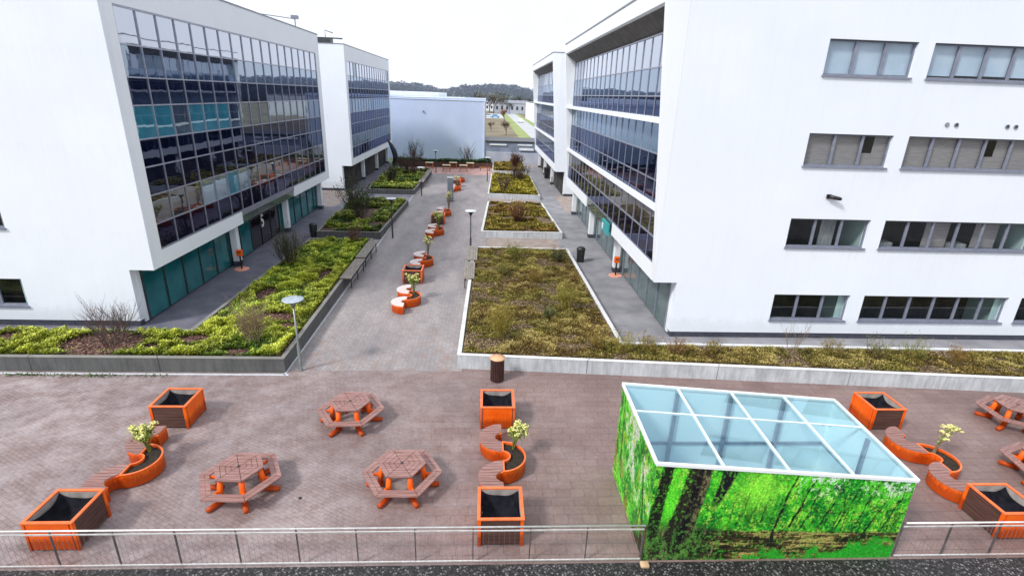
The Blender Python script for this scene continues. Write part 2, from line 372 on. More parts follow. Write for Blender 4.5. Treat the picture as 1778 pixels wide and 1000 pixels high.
# ------------------------------------------------------------------ mesh helper
class MB:
    def __init__(s): s.v = []; s.f = []
    def quad(s, a, b, c, d):
        n = len(s.v); s.v += [tuple(a), tuple(b), tuple(c), tuple(d)]; s.f.append((n, n + 1, n + 2, n + 3)); return s
    def hexa(s, p):
        """p: 8 points, bottom ring then top ring (both CCW from above)"""
        n = len(s.v); s.v += [tuple(q) for q in p]
        for f in ((3, 2, 1, 0), (4, 5, 6, 7), (0, 1, 5, 4), (1, 2, 6, 5), (2, 3, 7, 6), (3, 0, 4, 7)):
            s.f.append(tuple(n + i for i in f))
        return s
    def box(s, x0, x1, y0, y1, z0, z1):
        if x0 > x1: x0, x1 = x1, x0
        if y0 > y1: y0, y1 = y1, y0
        return s.hexa([(x0, y0, z0), (x1, y0, z0), (x1, y1, z0), (x0, y1, z0), (x0, y0, z1), (x1, y0, z1), (x1, y1, z1), (x0, y1, z1)])
    def prism(s, poly, z0, z1):
        n = len(s.v); k = len(poly)
        s.v += [(x, y, z0) for x, y in poly] + [(x, y, z1) for x, y in poly]
        s.f.append(tuple(n + i for i in reversed(range(k)))); s.f.append(tuple(n + k + i for i in range(k)))
        for i in range(k):
            j = (i + 1) % k
            s.f.append((n + i, n + j, n + k + j, n + k + i))
        return s
    def prism_y(s, poly, y0, y1):
        """poly in x,z extruded along y"""
        n = len(s.v); k = len(poly)
        s.v += [(x, y0, z) for x, z in poly] + [(x, y1, z) for x, z in poly]
        s.f.append(tuple(n + i for i in range(k))); s.f.append(tuple(n + k + i for i in reversed(range(k))))
        for i in range(k):
            j = (i + 1) % k
            s.f.append((n + j, n + i, n + k + i, n + k + j))
        return s
    def tube(s, pts, r, seg=6, cap=True):
        pts = [Vector(p) for p in pts]
        if not hasattr(r, '__len__'): r = [r] * len(pts)
        n0 = len(s.v)
        for i, p in enumerate(pts):
            d = (pts[min(i + 1, len(pts) - 1)] - pts[max(i - 1, 0)])
            d = d.normalized() if d.length > 1e-9 else Vector((0, 0, 1))
            a = Vector((1, 0, 0)) if abs(d.x) < .8 else Vector((0, 1, 0))
            u = d.cross(a).normalized(); w = d.cross(u)
            for k in range(seg):
                t = 2 * PI * k / seg
                q = p + (u * math.cos(t) + w * math.sin(t)) * r[i]
                s.v.append((q.x, q.y, q.z))
        for i in range(len(pts) - 1):
            for k in range(seg):
                a = n0 + i * seg + k; b = n0 + i * seg + (k + 1) % seg
                s.f.append((a, b, b + seg, a + seg))
        if cap:
            s.f.append(tuple(n0 + k for k in reversed(range(seg))))
            s.f.append(tuple(n0 + (len(pts) - 1) * seg + k for k in range(seg)))
        return s
    def lathe(s, prof, cx=0, cy=0, seg=20):
        """prof: list of (r,z) from bottom to top"""
        n0 = len(s.v)
        for r, z in prof:
            for k in range(seg):
                t = 2 * PI * k / seg
                s.v.append((cx + r * math.cos(t), cy + r * math.sin(t), z))
        for i in range(len(prof) - 1):
            for k in range(seg):
                a = n0 + i * seg + k; b = n0 + i * seg + (k + 1) % seg
                s.f.append((a, b, b + seg, a + seg))
        s.f.append(tuple(n0 + k for k in reversed(range(seg))))
        s.f.append(tuple(n0 + (len(prof) - 1) * seg + k for k in range(seg)))
        return s
    def blob(s, c, r, sub=2, jit=.15, sz=1):
        n0 = len(s.v); st = 5 + sub; sg = 7 + sub
        s.v.append((c[0], c[1], c[2] - r * sz))
        for i in range(1, st):
            ph = PI * i / st
            for k in range(sg):
                t = 2 * PI * k / sg
                rr = r * (1 + random.uniform(-jit, jit))
                s.v.append((c[0] + rr * math.sin(ph) * math.cos(t), c[1] + rr * math.sin(ph) * math.sin(t), c[2] - rr * sz * math.cos(ph)))
        s.v.append((c[0], c[1], c[2] + r * sz)); top = len(s.v) - 1
        for k in range(sg):
            s.f.append((n0, n0 + 1 + (k + 1) % sg, n0 + 1 + k))
            s.f.append((top, top - sg + k, top - sg + (k + 1) % sg))
        for i in range(st - 2):
            for k in range(sg):
                a = n0 + 1 + i * sg + k; b = n0 + 1 + i * sg + (k + 1) % sg
                s.f.append((a, b, b + sg, a + sg))
        return s
    def build(s, name, mat, parent=None, smooth=False, bevel=0, **tags):
        me = bpy.data.meshes.new(name); me.from_pydata(s.v, [], s.f); me.validate(); me.update()
        if mat is not None: me.materials.append(M[mat])
        if smooth: me.polygons.foreach_set('use_smooth', [True] * len(me.polygons))
        o = bpy.data.objects.new(name, me); COL.objects.link(o)
        if parent: o.parent = parent
        if bevel:
            b = o.modifiers.new('bevel', 'BEVEL'); b.width = bevel; b.segments = 2; b.limit_method = 'ANGLE'
        for k, v in tags.items(): o[k] = v
        return o

def tag(o, label=None, cat=None, group=None, kind=None):
    if label: o['label'] = label
    if cat: o['category'] = cat
    if group: o['group'] = group
    if kind: o['kind'] = kind
    return o

def thing(name, label, cat, loc=(0, 0, 0), rz=0, group=None):
    o = bpy.data.objects.new(name, None); COL.objects.link(o)
    o.location = loc; o.rotation_euler = (0, 0, rz); o.empty_display_size = .2
    return tag(o, label, cat, group)

def copy_tree(o, parent=None):
    kids = [c for c in bpy.data.objects if c.parent == o]
    c = o.copy(); COL.objects.link(c)
    if parent: c.parent = parent
    for k in kids: copy_tree(k, c)
    return c

def again(proto, loc, rz, label, group=None, scale=None):
    c = copy_tree(proto); c.location = loc; c.rotation_euler = (0, 0, rz); c['label'] = label
    if group: c['group'] = group
    if scale: c.scale = scale
    return c

def struct(name, mb, mat): return tag(mb.build(name, mat), kind='structure')

def sheet(name, poly, z, mat):
    mb = MB(); n = len(poly); mb.v = [(x, y, z) for x, y in poly]; mb.f = [tuple(range(n))]
    return struct(name, mb, mat)

def offset_poly(poly, d):
    """inward offset of a CCW polygon"""
    out = []; n = len(poly)
    for i in range(n):
        p0 = Vector(poly[i - 1]); p1 = Vector(poly[i]); p2 = Vector(poly[(i + 1) % n])
        e1 = (p1 - p0).normalized(); e2 = (p2 - p1).normalized()
        n1 = Vector((-e1.y, e1.x)); n2 = Vector((-e2.y, e2.x))
        b = (n1 + n2); L = b.length
        b = b / L if L > 1e-6 else n1
        out.append(tuple(p1 + b * (d / max(.3, b.dot(n1)))))
    return out

def ring(mb, poly, t, z0, z1):
    """a wall following a CCW polygon, t thick inward"""
    inn = offset_poly(poly, t); n = len(poly)
    for i in range(n):
        j = (i + 1) % n
        a, b, c, d = poly[i], poly[j], inn[j], inn[i]
        mb.quad((*a, z0), (*b, z0), (*b, z1), (*a, z1))
        mb.quad((*c, z0), (*d, z0), (*d, z1), (*c, z1))
        mb.quad((*a, z1), (*b, z1), (*c, z1), (*d, z1))
    return mb

# ------------------------------------------------------------------ value noise for colour and relief
def vnoise(w, h, cells_x, cells_y, rng, octaves=4, gain=.55):
    out = np.zeros((h, w)); amp = 1; tot = 0
    for o in range(octaves):
        gx = int(cells_x * 2 ** o) + 2; gy = int(cells_y * 2 ** o) + 2
        g = rng.random((gy + 1, gx + 1))
        xs = np.linspace(0, gx - 1.001, w); ys = np.linspace(0, gy - 1.001, h)
        xi = xs.astype(int); yi = ys.astype(int); fx = xs - xi; fy = ys - yi
        fx = fx * fx * (3 - 2 * fx); fy = fy * fy * (3 - 2 * fy)
        a = g[np.ix_(yi, xi)]; b = g[np.ix_(yi, xi + 1)]; c = g[np.ix_(yi + 1, xi)]; d = g[np.ix_(yi + 1, xi + 1)]
        top = a + (b - a) * fx; bot = c + (d - c) * fx
        out += amp * (top + (bot - top) * fy[:, None]); tot += amp; amp *= gain
    return out / tot

_P = RNG.random((257, 257))
def pnoise(x, y, s):
    x = np.asarray(x) * s + 100; y = np.asarray(y) * s + 100
    xi = np.floor(x).astype(int); yi = np.floor(y).astype(int); fx = x - xi; fy = y - yi
    fx = fx * fx * (3 - 2 * fx); fy = fy * fy * (3 - 2 * fy)
    g = lambda a, b: _P[np.mod(b, 256), np.mod(a, 256)]
    t = g(xi, yi) * (1 - fx) + g(xi + 1, yi) * fx; u = g(xi, yi + 1) * (1 - fx) + g(xi + 1, yi + 1) * fx
    return t * (1 - fy) + u * fy
def fbm(x, y, s): return (pnoise(x, y, s) + .5 * pnoise(x, y, s * 2.1) + .25 * pnoise(x, y, s * 4.3)) / 1.75

def set_col(me, cols):
    ca = me.color_attributes.new('Col', 'FLOAT_COLOR', 'POINT')
    c = np.ones((len(me.vertices), 4), dtype=np.float32); c[:, :3] = cols
    ca.data.foreach_set('color', c.ravel())

def tri_mesh(name, verts, cols, mat, nper=3):
    n = len(verts); f = n // nper
    me = bpy.data.meshes.new(name)
    me.vertices.add(n); me.vertices.foreach_set('co', verts.astype(np.float32).ravel())
    me.loops.add(n); me.loops.foreach_set('vertex_index', np.arange(n, dtype=np.int32))
    me.polygons.add(f); me.polygons.foreach_set('loop_start', np.arange(0, n, nper, dtype=np.int32))
    me.polygons.foreach_set('loop_total', np.full(f, nper, dtype=np.int32))
    me.update(calc_edges=True); me.materials.append(M[mat])
    set_col(me, cols)
    o = bpy.data.objects.new(name, me); COL.objects.link(o)
    return o

def in_poly(x, y, poly):
    ins = np.zeros(len(x), bool); n = len(poly); j = n - 1
    for i in range(n):
        xi, yi = poly[i]; xj, yj = poly[j]
        c = ((yi > y) != (yj > y)) & (x < (xj - xi) * (y - yi) / (yj - yi + 1e-12) + xi)
        ins ^= c; j = i
    return ins

def leaves(pos, size, cols, tilt=.9, aspect=.45):
    """pointed quads at pos (N,3), random direction; returns verts (4N,3), cols"""
    n = len(pos)
    az = RNG.random(n) * 2 * PI; el = RNG.random(n) * tilt + .15
    d = np.stack([np.cos(az) * np.cos(el), np.sin(az) * np.cos(el), np.sin(el)], 1)
    s = np.stack([-np.sin(az), np.cos(az), np.zeros(n)], 1)
    sz = (size * (.6 + .8 * RNG.random(n)))[:, None]
    a = pos - s * sz * aspect * .25; b = pos + s * sz * aspect * .25
    mid = pos + d * sz * .55
    c = mid + s * sz * aspect * .5; e = mid - s * sz * aspect * .5
    tip = pos + d * sz
    v = np.stack([pos, c, tip, e], 1).reshape(-1, 3)
    return v, np.repeat(cols, 4, axis=0)

def cover(name, label, poly, z, dens, size, palette, mound, mask_scale=.5, mask_cut=.38, mat='leaf', patches=()):
    """ground cover: leafy clumps with soil showing between them. palette: dark, mid, light"""
    xs = [p[0] for p in poly]; ys = [p[1] for p in poly]
    x0, x1, y0, y1 = min(xs), max(xs), min(ys), max(ys)
    N = int((x1 - x0) * (y1 - y0) * dens)
    x = RNG.uniform(x0, x1, N); y = RNG.uniform(y0, y1, N)
    k = in_poly(x, y, offset_poly(poly, .10)); x = x[k]; y = y[k]
    m = fbm(x, y, mask_scale)
    keep = m + RNG.uniform(-.05, .05, len(x)) > mask_cut
    for (px, py, r) in patches: keep &= ((x - px) ** 2 / r[0] ** 2 + (y - py) ** 2 / r[1] ** 2) > 1 + RNG.uniform(-.35, .35, len(x))
    x = x[keep]; y = y[keep]; m = m[keep]
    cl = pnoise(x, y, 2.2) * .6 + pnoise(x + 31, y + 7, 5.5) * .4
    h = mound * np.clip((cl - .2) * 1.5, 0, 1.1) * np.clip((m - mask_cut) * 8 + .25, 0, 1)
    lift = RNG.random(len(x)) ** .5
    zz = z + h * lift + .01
    tone = np.clip((cl - .3) * 1.7 * .6 + .4 * lift + RNG.normal(0, .14, len(x)), 0, 1)  # low leaves darker: shade between clumps painted into the colour
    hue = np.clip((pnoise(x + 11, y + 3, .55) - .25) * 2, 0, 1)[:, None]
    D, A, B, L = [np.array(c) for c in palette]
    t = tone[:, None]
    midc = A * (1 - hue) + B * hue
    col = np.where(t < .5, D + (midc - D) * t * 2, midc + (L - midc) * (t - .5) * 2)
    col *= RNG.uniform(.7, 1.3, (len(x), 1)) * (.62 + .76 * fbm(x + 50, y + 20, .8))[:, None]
    pos = np.stack([x, y, zz], 1)
    v, c = leaves(pos, np.full(len(x), size), col)
    o = tri_mesh(name, v, c, mat, 4)
    return tag(o, label, 'ground cover', kind='stuff')

# ================================================================== CAMERA
H = 10.0
D_ = np.array([-87., 2492., 911.]); D_ /= np.linalg.norm(D_)
Y_ = np.array([-44., -335., 911.]); Y_ -= Y_.dot(D_) * D_; Y_ /= np.linalg.norm(Y_)
Z_ = -D_; X_ = np.cross(Y_, Z_)
right = Vector((X_[0], Y_[0], Z_[0])); down = Vector((X_[1], Y_[1], Z_[1])); fwd = Vector((X_[2], Y_[2], Z_[2]))
cam_d = bpy.data.cameras.new('camera'); cam = bpy.data.objects.new('camera', cam_d); COL.objects.link(cam)
mw = Matrix((( right.x, -down.x, -fwd.x, 0), (right.y, -down.y, -fwd.y, 0), (right.z, -down.z, -fwd.z, H), (0, 0, 0, 1)))
cam.matrix_world = mw
cam_d.sensor_width = 36; cam_d.lens = 911 / 1778 * 36
cam_d.clip_start = .1; cam_d.clip_end = 6000
scene.camera = cam

# ================================================================== LIGHT
SUN_EL, SUN_AZ = math.radians(44), math.radians(236)     # azimuth from +y clockwise; behind and to the left of the camera
w = bpy.data.worlds.new('World'); scene.world = w; w.use_nodes = True
nt = w.node_tree; bg = nt.nodes['Background']
sky = node(nt, 'ShaderNodeTexSky', sky_type='NISHITA'); sky.sun_disc = False
sky.sun_elevation = SUN_EL; sky.sun_rotation = SUN_AZ; sky.dust_density = 4; sky.air_density = 1.0; sky.ozone_density = 1.5
# thin high overcast: the blue sky veiled by bright cloud
scl = node(nt, 'ShaderNodeMix', data_type='RGBA', blend_type='MULTIPLY'); scl.inputs[0].default_value = 1
nt.links.new(sky.outputs[0], scl.inputs[6]); scl.inputs[7].default_value = (.10, .10, .10, 1)
tc = node(nt, 'ShaderNodeTexCoord')
cn = noise(nt, tc.outputs['Generated'], 2.2, 6, .6, .3)
cloud = ramp(nt, cn, [(.35, (1.12, 1.18, 1.30)), (.65, (1.26, 1.29, 1.36))])
mx = node(nt, 'ShaderNodeMix', data_type='RGBA'); mx.inputs[0].default_value = .84
nt.links.new(scl.outputs[2], mx.inputs[6]); nt.links.new(cloud, mx.inputs[7])
nt.links.new(mx.outputs[2], bg.inputs[0]); bg.inputs[1].default_value = 1.0
sd = bpy.data.lights.new('sun', 'SUN'); so = bpy.data.objects.new('sun', sd); COL.objects.link(so)
sd.energy = 3.0; sd.angle = math.radians(9); sd.color = (1, .96, .9)
sdir = Vector((math.sin(SUN_AZ) * math.cos(SUN_EL), math.cos(SUN_AZ) * math.cos(SUN_EL), math.sin(SUN_EL)))
so.rotation_euler = sdir.to_track_quat('Z', 'Y').to_euler()
scene.view_settings.view_transform = 'Standard'; scene.view_settings.look = 'None'; scene.view_settings.exposure = 0
scene.cycles.max_bounces = 8; scene.cycles.transparent_max_bounces = 12

# ================================================================== GROUND
sheet('ground', [(-2500, -200), (2500, -200), (2500, 3500), (-2500, 3500)], -.30, 'field')
sheet('plaza', [(-40, 9.02), (45, 9.02), (45, 21.3), (-40, 21.3)], 0, 'plaza')
sheet('path', [(-7.45, 17.9), (-.8, 17.9), (.3, 40), (.5, 70.6), (-7.6, 70.6)], .004, 'path')
sheet('walkway_left', [(-16, 20.2), (-11.9, 20.2), (-11.6, 82), (-16, 82)], .004, 'asphalt_left')
sheet('walkway_right', [(5.5, 19.3), (9.6, 19.3), (9.6, 81), (5.2, 81)], .004, 'asphalt_right')
sheet('paving_between_beds_left', [(-11.7, 34.6), (-7.5, 34.6), (-7.5, 82), (-11.7, 82)], -.02, 'asphalt_right')
sheet('paving_between_beds_right', [(-.8, 32.9), (5.5, 32.9), (5.5, 81), (0, 81)], -.02, 'cross')
sheet('wall_strip_right', [(5.6, 19.0), (45, 18.6), (45, 21.35), (5.6, 21.35)], .008, 'asphalt_right')
sheet('wall_strip_left', [(-40, 20.0), (-15.9, 20.0), (-15.9, 21.9), (-40, 21.9)], .008, 'asphalt_left')
sheet('paving_gap_left', [(-40, 48.1), (-13.6, 48.1), (-13.6, 56.5), (-40, 56.5)], .010, 'cross')
sheet('paving_gap_right', [(7.5, 48.1), (40, 48.1), (40, 56.5), (7.5, 56.5)], .010, 'cross')
sheet('subgrade', [(-40, 21.3), (45, 21.3), (45, 84), (-40, 84)], -.05, 'cross')
sheet('terrace', [(-11.0, 70.6), (.75, 70.6), (.95, 77.6), (-11.0, 77.6)], .008, 'terrace')
mb = MB().box(-40, 45, 3, 9.02, -.3, .03); struct('gravel_roof', mb, 'gravel')
sheet('rear_reflection_sheet', [(-80, -120), (80, -120), (80, 2.98), (-80, 2.98)], -.02, 'roof')  # unseen sheet behind the camera, added to darken window reflections
mb = MB().box(-7.37, -7.31, 17.5, 26, 0, .012)
mb.hexa([(-7.37, 26, 0), (-7.31, 26, 0), (-7.49, 70, 0), (-7.55, 70, 0), (-7.37, 26, .012), (-7.31, 26, .012), (-7.49, 70, .012), (-7.55, 70, .012)])
mb.box(-12, -7.5, 36.75, 36.83, 0, .012).box(-12, -7.5, 54.7, 54.8, 0, .012)
struct('drain_channel', mb, 'drain')
mb = MB().box(-30, -7.2, 17.52, 17.60, 0, .012); struct('kerb_edge_strip', mb, 'drain')
# small dark gully cover
tag(MB().lathe([(.045, 0), (.045, .012)], -4.69, 11.18, 12).build('gully_cover', 'black'), 'small round dark gully cover in the paving between two hexagonal tables', 'drain cover')

# ================================================================== RAISED BEDS
def bed(name, label, poly, h, side, t=.16, gapless=False, seglen=4.8):
    """CCW polygon. Concrete kerb cut in lengths, with a paler top, round a soil fill"""
    body, top = ('kerb_dark', 'kerb_top_dark') if side == 'dark' else ('kerb_light', 'kerb_top_light')
    root = thing(name, label, 'planting bed', (0, 0, 0), 0, 'raised planting beds')
    inn = offset_poly(poly, t); n = len(poly)
    b = MB(); tp = MB()
    for i in range(n):
        j = (i + 1) % n
        A, B = Vector(poly[i]), Vector(poly[j]); C, Dd = Vector(inn[j]), Vector(inn[i])
        k = max(1, round((B - A).length / seglen)); g = .010 / max((B - A).length, .1)
        for s in range(k):
            u0 = s / k + (g if s else 0); u1 = (s + 1) / k - (g if s < k - 1 else 0)
            p = [A.lerp(B, u0), A.lerp(B, u1), Dd.lerp(C, u1), Dd.lerp(C, u0)]
            b.hexa([(q.x, q.y, -.02) for q in p] + [(q.x, q.y, h - .035) for q in p])
            o2 = .012
            e = (B - A).normalized(); nn = Vector((e.y, -e.x)) * o2
            p2 = [p[0] + nn, p[1] + nn, p[2], p[3]]
            tp.hexa([(q.x, q.y, h - .035) for q in p2] + [(q.x, q.y, h) for q in p2])
    b.build('kerb', body, root); tp.build('kerb_top', top, root, bevel=.008)
    # joints: a dark core behind the gaps
    j = MB(); ring(j, offset_poly(poly, .03), t - .06, 0, h - .03); j.build('joint_filler', 'joint', root)
    s = MB(); s.v = [(x, y, h - .09) for x, y in inn]; s.f = [tuple(range(n))]
    s.build('soil', 'soil' if side == 'dark' else 'soil_right', root)
    return root, inn

PL = [(-30, 17.72), (-7.36, 17.72), (-7.55, 35.1), (-11.75, 34.9), (-11.98, 20.2), (-30, 20.2)]
L1, L1i = bed('raised_bed', 'long green planted bed with dark concrete kerb beside the left walkway, nearest the plaza', PL, .60, 'dark')
L2, L2i = bed('raised_bed', 'middle green bed with dark kerb left of the path, a bare shrub in it', [(-12.0, 37.2), (-7.5, 37.2), (-7.2, 49.6), (-12.5, 49.6)], .5, 'dark')
L3, L3i = bed('raised_bed', 'farthest green bed with dark kerb left of the path, by the dark curved sculpture', [(-12.2, 55.2), (-7.4, 55.2), (-7.1, 70.4), (-12.6, 70.4)], .5, 'dark')
PR = [(-.98, 18.15), (34, 15.55), (34, 18.8), (5.78, 19.42), (5.55, 33.5), (-.72, 33.6)]
R1, R1i = bed('raised_bed', 'large pale kerbed bed of brown and olive cover in front of the right building', PR, .60, 'light')
R2, R2i = bed('raised_bed', 'square pale kerbed bed behind the large bed, right of the path', [(-.28, 38.2), (5.85, 38.2), (5.45, 49.8), (.25, 49.9)], .5, 'light')
R3, R3i = bed('raised_bed', 'narrow yellow green bed with pale kerb, third along the right of the path', [(.25, 54.2), (5.65, 53.7), (5.7, 67.2), (.75, 68.8)], .5, 'light')
R4, R4i = bed('raised_bed', 'farthest bed on the right of the path, next to the pink terrace', [(.9, 71.8), (5.5, 71.4), (5.65, 82.0), (1.1, 80.2)], .5, 'light')

GREEN = [(.010, .022, .005), (.10, .21, .010), (.25, .29, .014), (.60, .65, .07)]
GREEN2 = [(.010, .028, .006), (.05, .13, .012), (.16, .20, .018), (.40, .45, .06)]
DRY = [(.022, .018, .007), (.155, .100, .025), (.165, .145, .025), (.44, .36, .13)]
OCHRE = [(.030, .022, .008), (.17, .095, .018), (.17, .15, .02), (.46, .36, .09)]
PA = [(-14.6, 18.9, (1.7, 1.1)), (-8.3, 20.7, (.55, .4)), (-11.4, 19.4, (.8, .35)), (-9.3, 18.3, (.7, .3)), (-9.1, 21.6, (1.0, .5)), (-12.6, 18.6, (.4, .3)), (-18.4, 19.4, (.7, .4)), (-10.6, 24.4, (.5, .9)), (-8.6, 27.5, (.4, .9))]
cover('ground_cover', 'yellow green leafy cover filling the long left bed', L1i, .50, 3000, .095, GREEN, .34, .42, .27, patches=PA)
cover('ground_cover', 'green leafy cover filling the middle left bed', L2i, .42, 1000, .17, GREEN2, .42, .4, .35)
cover('ground_cover', 'green leafy cover filling the far left bed', L3i, .42, 600, .23, GREEN2, .42, .4, .35)
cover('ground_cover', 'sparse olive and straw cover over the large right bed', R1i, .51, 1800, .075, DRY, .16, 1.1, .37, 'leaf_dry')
cover('ground_cover', 'ochre clumps over the square right bed', R2i, .42, 750, .15, OCHRE, .22, .6, .38, 'leaf_dry')
cover('ground_cover', 'yellow green cover in the third right bed', R3i, .42, 600, .21, [(.03, .026, .006), (.16, .13, .014), (.24, .20, .016), (.5, .44, .07)], .30, .5, .34, 'leaf_dry')
cover('ground_cover', 'green and brown cover in the last right bed', R4i, .42, 450, .25, OCHRE, .3, .5, .34, 'leaf_dry')
# fallen leaf litter between the clumps
def litter(name, label, poly, z, dens, size, c1, c2):
    xs = [p[0] for p in poly]; ys = [p[1] for p in poly]
    N = int((max(xs) - min(xs)) * (max(ys) - min(ys)) * dens)
    x = RNG.uniform(min(xs), max(xs), N); y = RNG.uniform(min(ys), max(ys), N)
    k = in_poly(x, y, offset_poly(poly, .03)); x = x[k]; y = y[k]
    t = RNG.random((len(x), 1)) ** 2; col = np.array(c1) * (1 - t) + np.array(c2) * t
    v, c = leaves(np.stack([x, y, np.full(len(x), z)], 1), np.full(len(x), size), col, .25, .7)
    return tag(tri_mesh(name, v, c, 'leaf_dry', 4), label, 'leaf litter', kind='stuff')
litter('leaf_litter', 'dry brown leaves on the mulch of the long left bed', L1i, .517, 260, .09, (.07, .03, .022), (.36, .22, .17))
litter('leaf_litter', 'pale dry leaves scattered in the large right bed', R1i, .53, 1100, .075, (.05, .03, .012), (.40, .30, .18))
# weeds along the foot of the left kerb
n = 420; wx = np.concatenate([RNG.normal(c, .35, n // 6) for c in (-16.2, -15.1, -13.6, -12.0, -16.8, -14.2)]); wy = 17.48 - np.abs(RNG.normal(0, .10, len(wx)))
wc = np.array([(.05, .10, .02)]) * RNG.uniform(.5, 1.8, (len(wx), 1))
v, c = leaves(np.stack([wx, wy, np.full(len(wx), .004)], 1), np.full(len(wx), .08), wc)
tag(tri_mesh('weeds', v, c, 'leaf', 4), 'small green weeds in the joints below the left kerb', 'weeds', kind='stuff')

# ================================================================== SHRUBS
def shrub(name, label, loc, h, spread, stems, mat, seed, fork=3, lean=.5, r0=.014, group='shrubs in the beds', leafcol=None, nleaf=0, lsize=.06):
    rnd = random.Random(seed); mb = MB(); tips = []
    def grow(p, d, L, r, depth):
        pts = [p]; q = p.copy(); dd = d.copy(); k = 3
        for i in range(k):
            dd = (dd + Vector((rnd.uniform(-.22, .22), rnd.uniform(-.22, .22), rnd.uniform(-.02, .16)))).normalized()
            q = q + dd * (L / k); pts.append(q.copy()); tips.append(q.copy())
        mb.tube(pts, [r, r * .85, r * .7, r * .5], 3, False)
        if depth > 0:
            for j in range(fork):
                nd = (dd + Vector((rnd.uniform(-.65, .65), rnd.uniform(-.65, .65), rnd.uniform(-.05, .45)))).normalized()
                s = rnd.choice(pts[1:])
                grow(s, nd, L * rnd.uniform(.5, .8), r * .55, depth - 1)
    for s in range(stems):
        a = rnd.uniform(0, 2 * PI); rr = rnd.uniform(0, .18) * spread
        d = Vector((math.cos(a) * lean * rnd.uniform(.2, 1), math.sin(a) * lean * rnd.uniform(.2, 1), 1)).normalized()
        grow(Vector((math.cos(a) * rr, math.sin(a) * rr, 0)), d, h * rnd.uniform(.4, .6), r0, 2)
    root = thing(name, label, 'shrub', loc, 0, group)
    mb.build('branches', mat, root)
    if nleaf:
        idx = [rnd.choice(tips) for _ in range(nleaf)]
        pos = np.array([(t.x + rnd.gauss(0, .05), t.y + rnd.gauss(0, .05), t.z + rnd.gauss(0, .05)) for t in idx])
        tcol = RNG.uniform(.5, 1.5, (nleaf, 1)) * np.array([leafcol])
        v, c = leaves(pos, np.full(nleaf, lsize), tcol, 1.3)
        o = tri_mesh('foliage', v, c, 'leaf', 4); o.parent = root
    return root

shrub('bare_shrub', 'wide bare dark twiggy shrub on the mulch before the left building wall', (-14.2, 18.85, .5), 1.75, 1.8, 20, 'twig_dark', 1, 5, .95, .017)
shrub('bare_shrub', 'tall tan bare shrub near the bed corner with the grey lamp', (-9.0, 19.1, .5), 1.8, 1.2, 24, 'twig_tan', 2, 5, .5, .014, leafcol=(.20, .17, .03), nleaf=260)
shrub('bushy_shrub', 'dense dark reddish shrub by the walkway edge of the long left bed', (-11.0, 29.0, .5), 2.0, 1.8, 30, 'twig_dark', 3, 4, .55, .016, leafcol=(.05, .075, .02), nleaf=1800, lsize=.09)
shrub('bushy_shrub', 'small reddish shrub at the far end of the long left bed', (-8.6, 34.1, .5), 1.3, 1.2, 16, 'twig_red', 4, 3, .5, .016, leafcol=(.12, .05, .03), nleaf=500, lsize=.08)
shrub('bushy_shrub', 'tall dark green shrub with bare top in the middle left bed', (-9.7, 41.0, .42), 3.0, 2.2, 26, 'twig_dark', 5, 4, .5, .025, leafcol=(.035, .09, .015), nleaf=1600, lsize=.14)
shrub('bushy_shrub', 'dark leafy shrub near the front of the far left bed', (-10.4, 58.6, .42), 2.2, 2., 20, 'twig_dark', 6, 3, .5, .03, leafcol=(.03, .06, .015), nleaf=1200, lsize=.18)
shrub('bare_shrub', 'hazy bare brown shrub at the back of the far left bed', (-9.2, 66.5, .42), 2.8, 3., 26, 'twig_dark', 7, 4, .8, .03, leafcol=(.08, .06, .04), nleaf=500, lsize=.16)
shrub('bare_shrub', 'bare tree like shrub beyond the far left bed, before the blue hall', (-10.3, 78.4, .3), 4.0, 2., 12, 'twig_dark', 8, 4, .5, .04)
shrub('bare_shrub', 'thin bare shrub standing before the middle of the blue hall', (-2.5, 79.0, .3), 3.0, 2., 10, 'twig_dark', 9, 4, .6, .04)
shrub('upright_shrub', 'tall upright olive shrub behind the slatted bin in the large right bed', (.75, 19.75, .5), 1.6, 1.4, 34, 'twig_olive', 10, 4, .45, .010, leafcol=(.30, .24, .03), nleaf=1300, lsize=.055)
shrub('upright_shrub', 'olive brown bushy shrub right of centre in the large right bed', (4.0, 22.9, .5), 1.25, 1.3, 30, 'twig_olive', 11, 4, .6, .010, leafcol=(.22, .20, .03), nleaf=1300, lsize=.055)
shrub('upright_shrub', 'small dark green shrub near the middle of the large right bed', (3.0, 21.9, .5), .6, .8, 14, 'twig_dark', 12, 3, .8, .010, leafcol=(.07, .10, .02), nleaf=800, lsize=.06)
shrub('upright_shrub', 'low olive green shrub at the far left part of the large right bed', (1.9, 31.2, .5), 1.0, 1.2, 20, 'twig_olive', 13, 3, .7, .012, leafcol=(.14, .17, .02), nleaf=900, lsize=.07)
shrub('upright_shrub', 'low shrub beside the left kerb bench row of the large right bed', (1.0, 28.0, .5), .8, 1.2, 20, 'twig_olive', 14, 3, .8, .012, leafcol=(.16, .17, .03), nleaf=700, lsize=.06)
shrub('upright_shrub', 'rusty brown shrub halfway up the large right bed', (2.8, 26.8, .5), .8, 1.2, 20, 'twig_olive', 15, 3, .8, .012, leafcol=(.20, .10, .02), nleaf=600, lsize=.06)
shrub('upright_shrub', 'dark green spreading shrub near the far right corner of the large right bed', (4.5, 30.8, .5), .8, 1.6, 18, 'twig_dark', 16, 3, .9, .012, leafcol=(.05, .07, .02), nleaf=1100, lsize=.07)
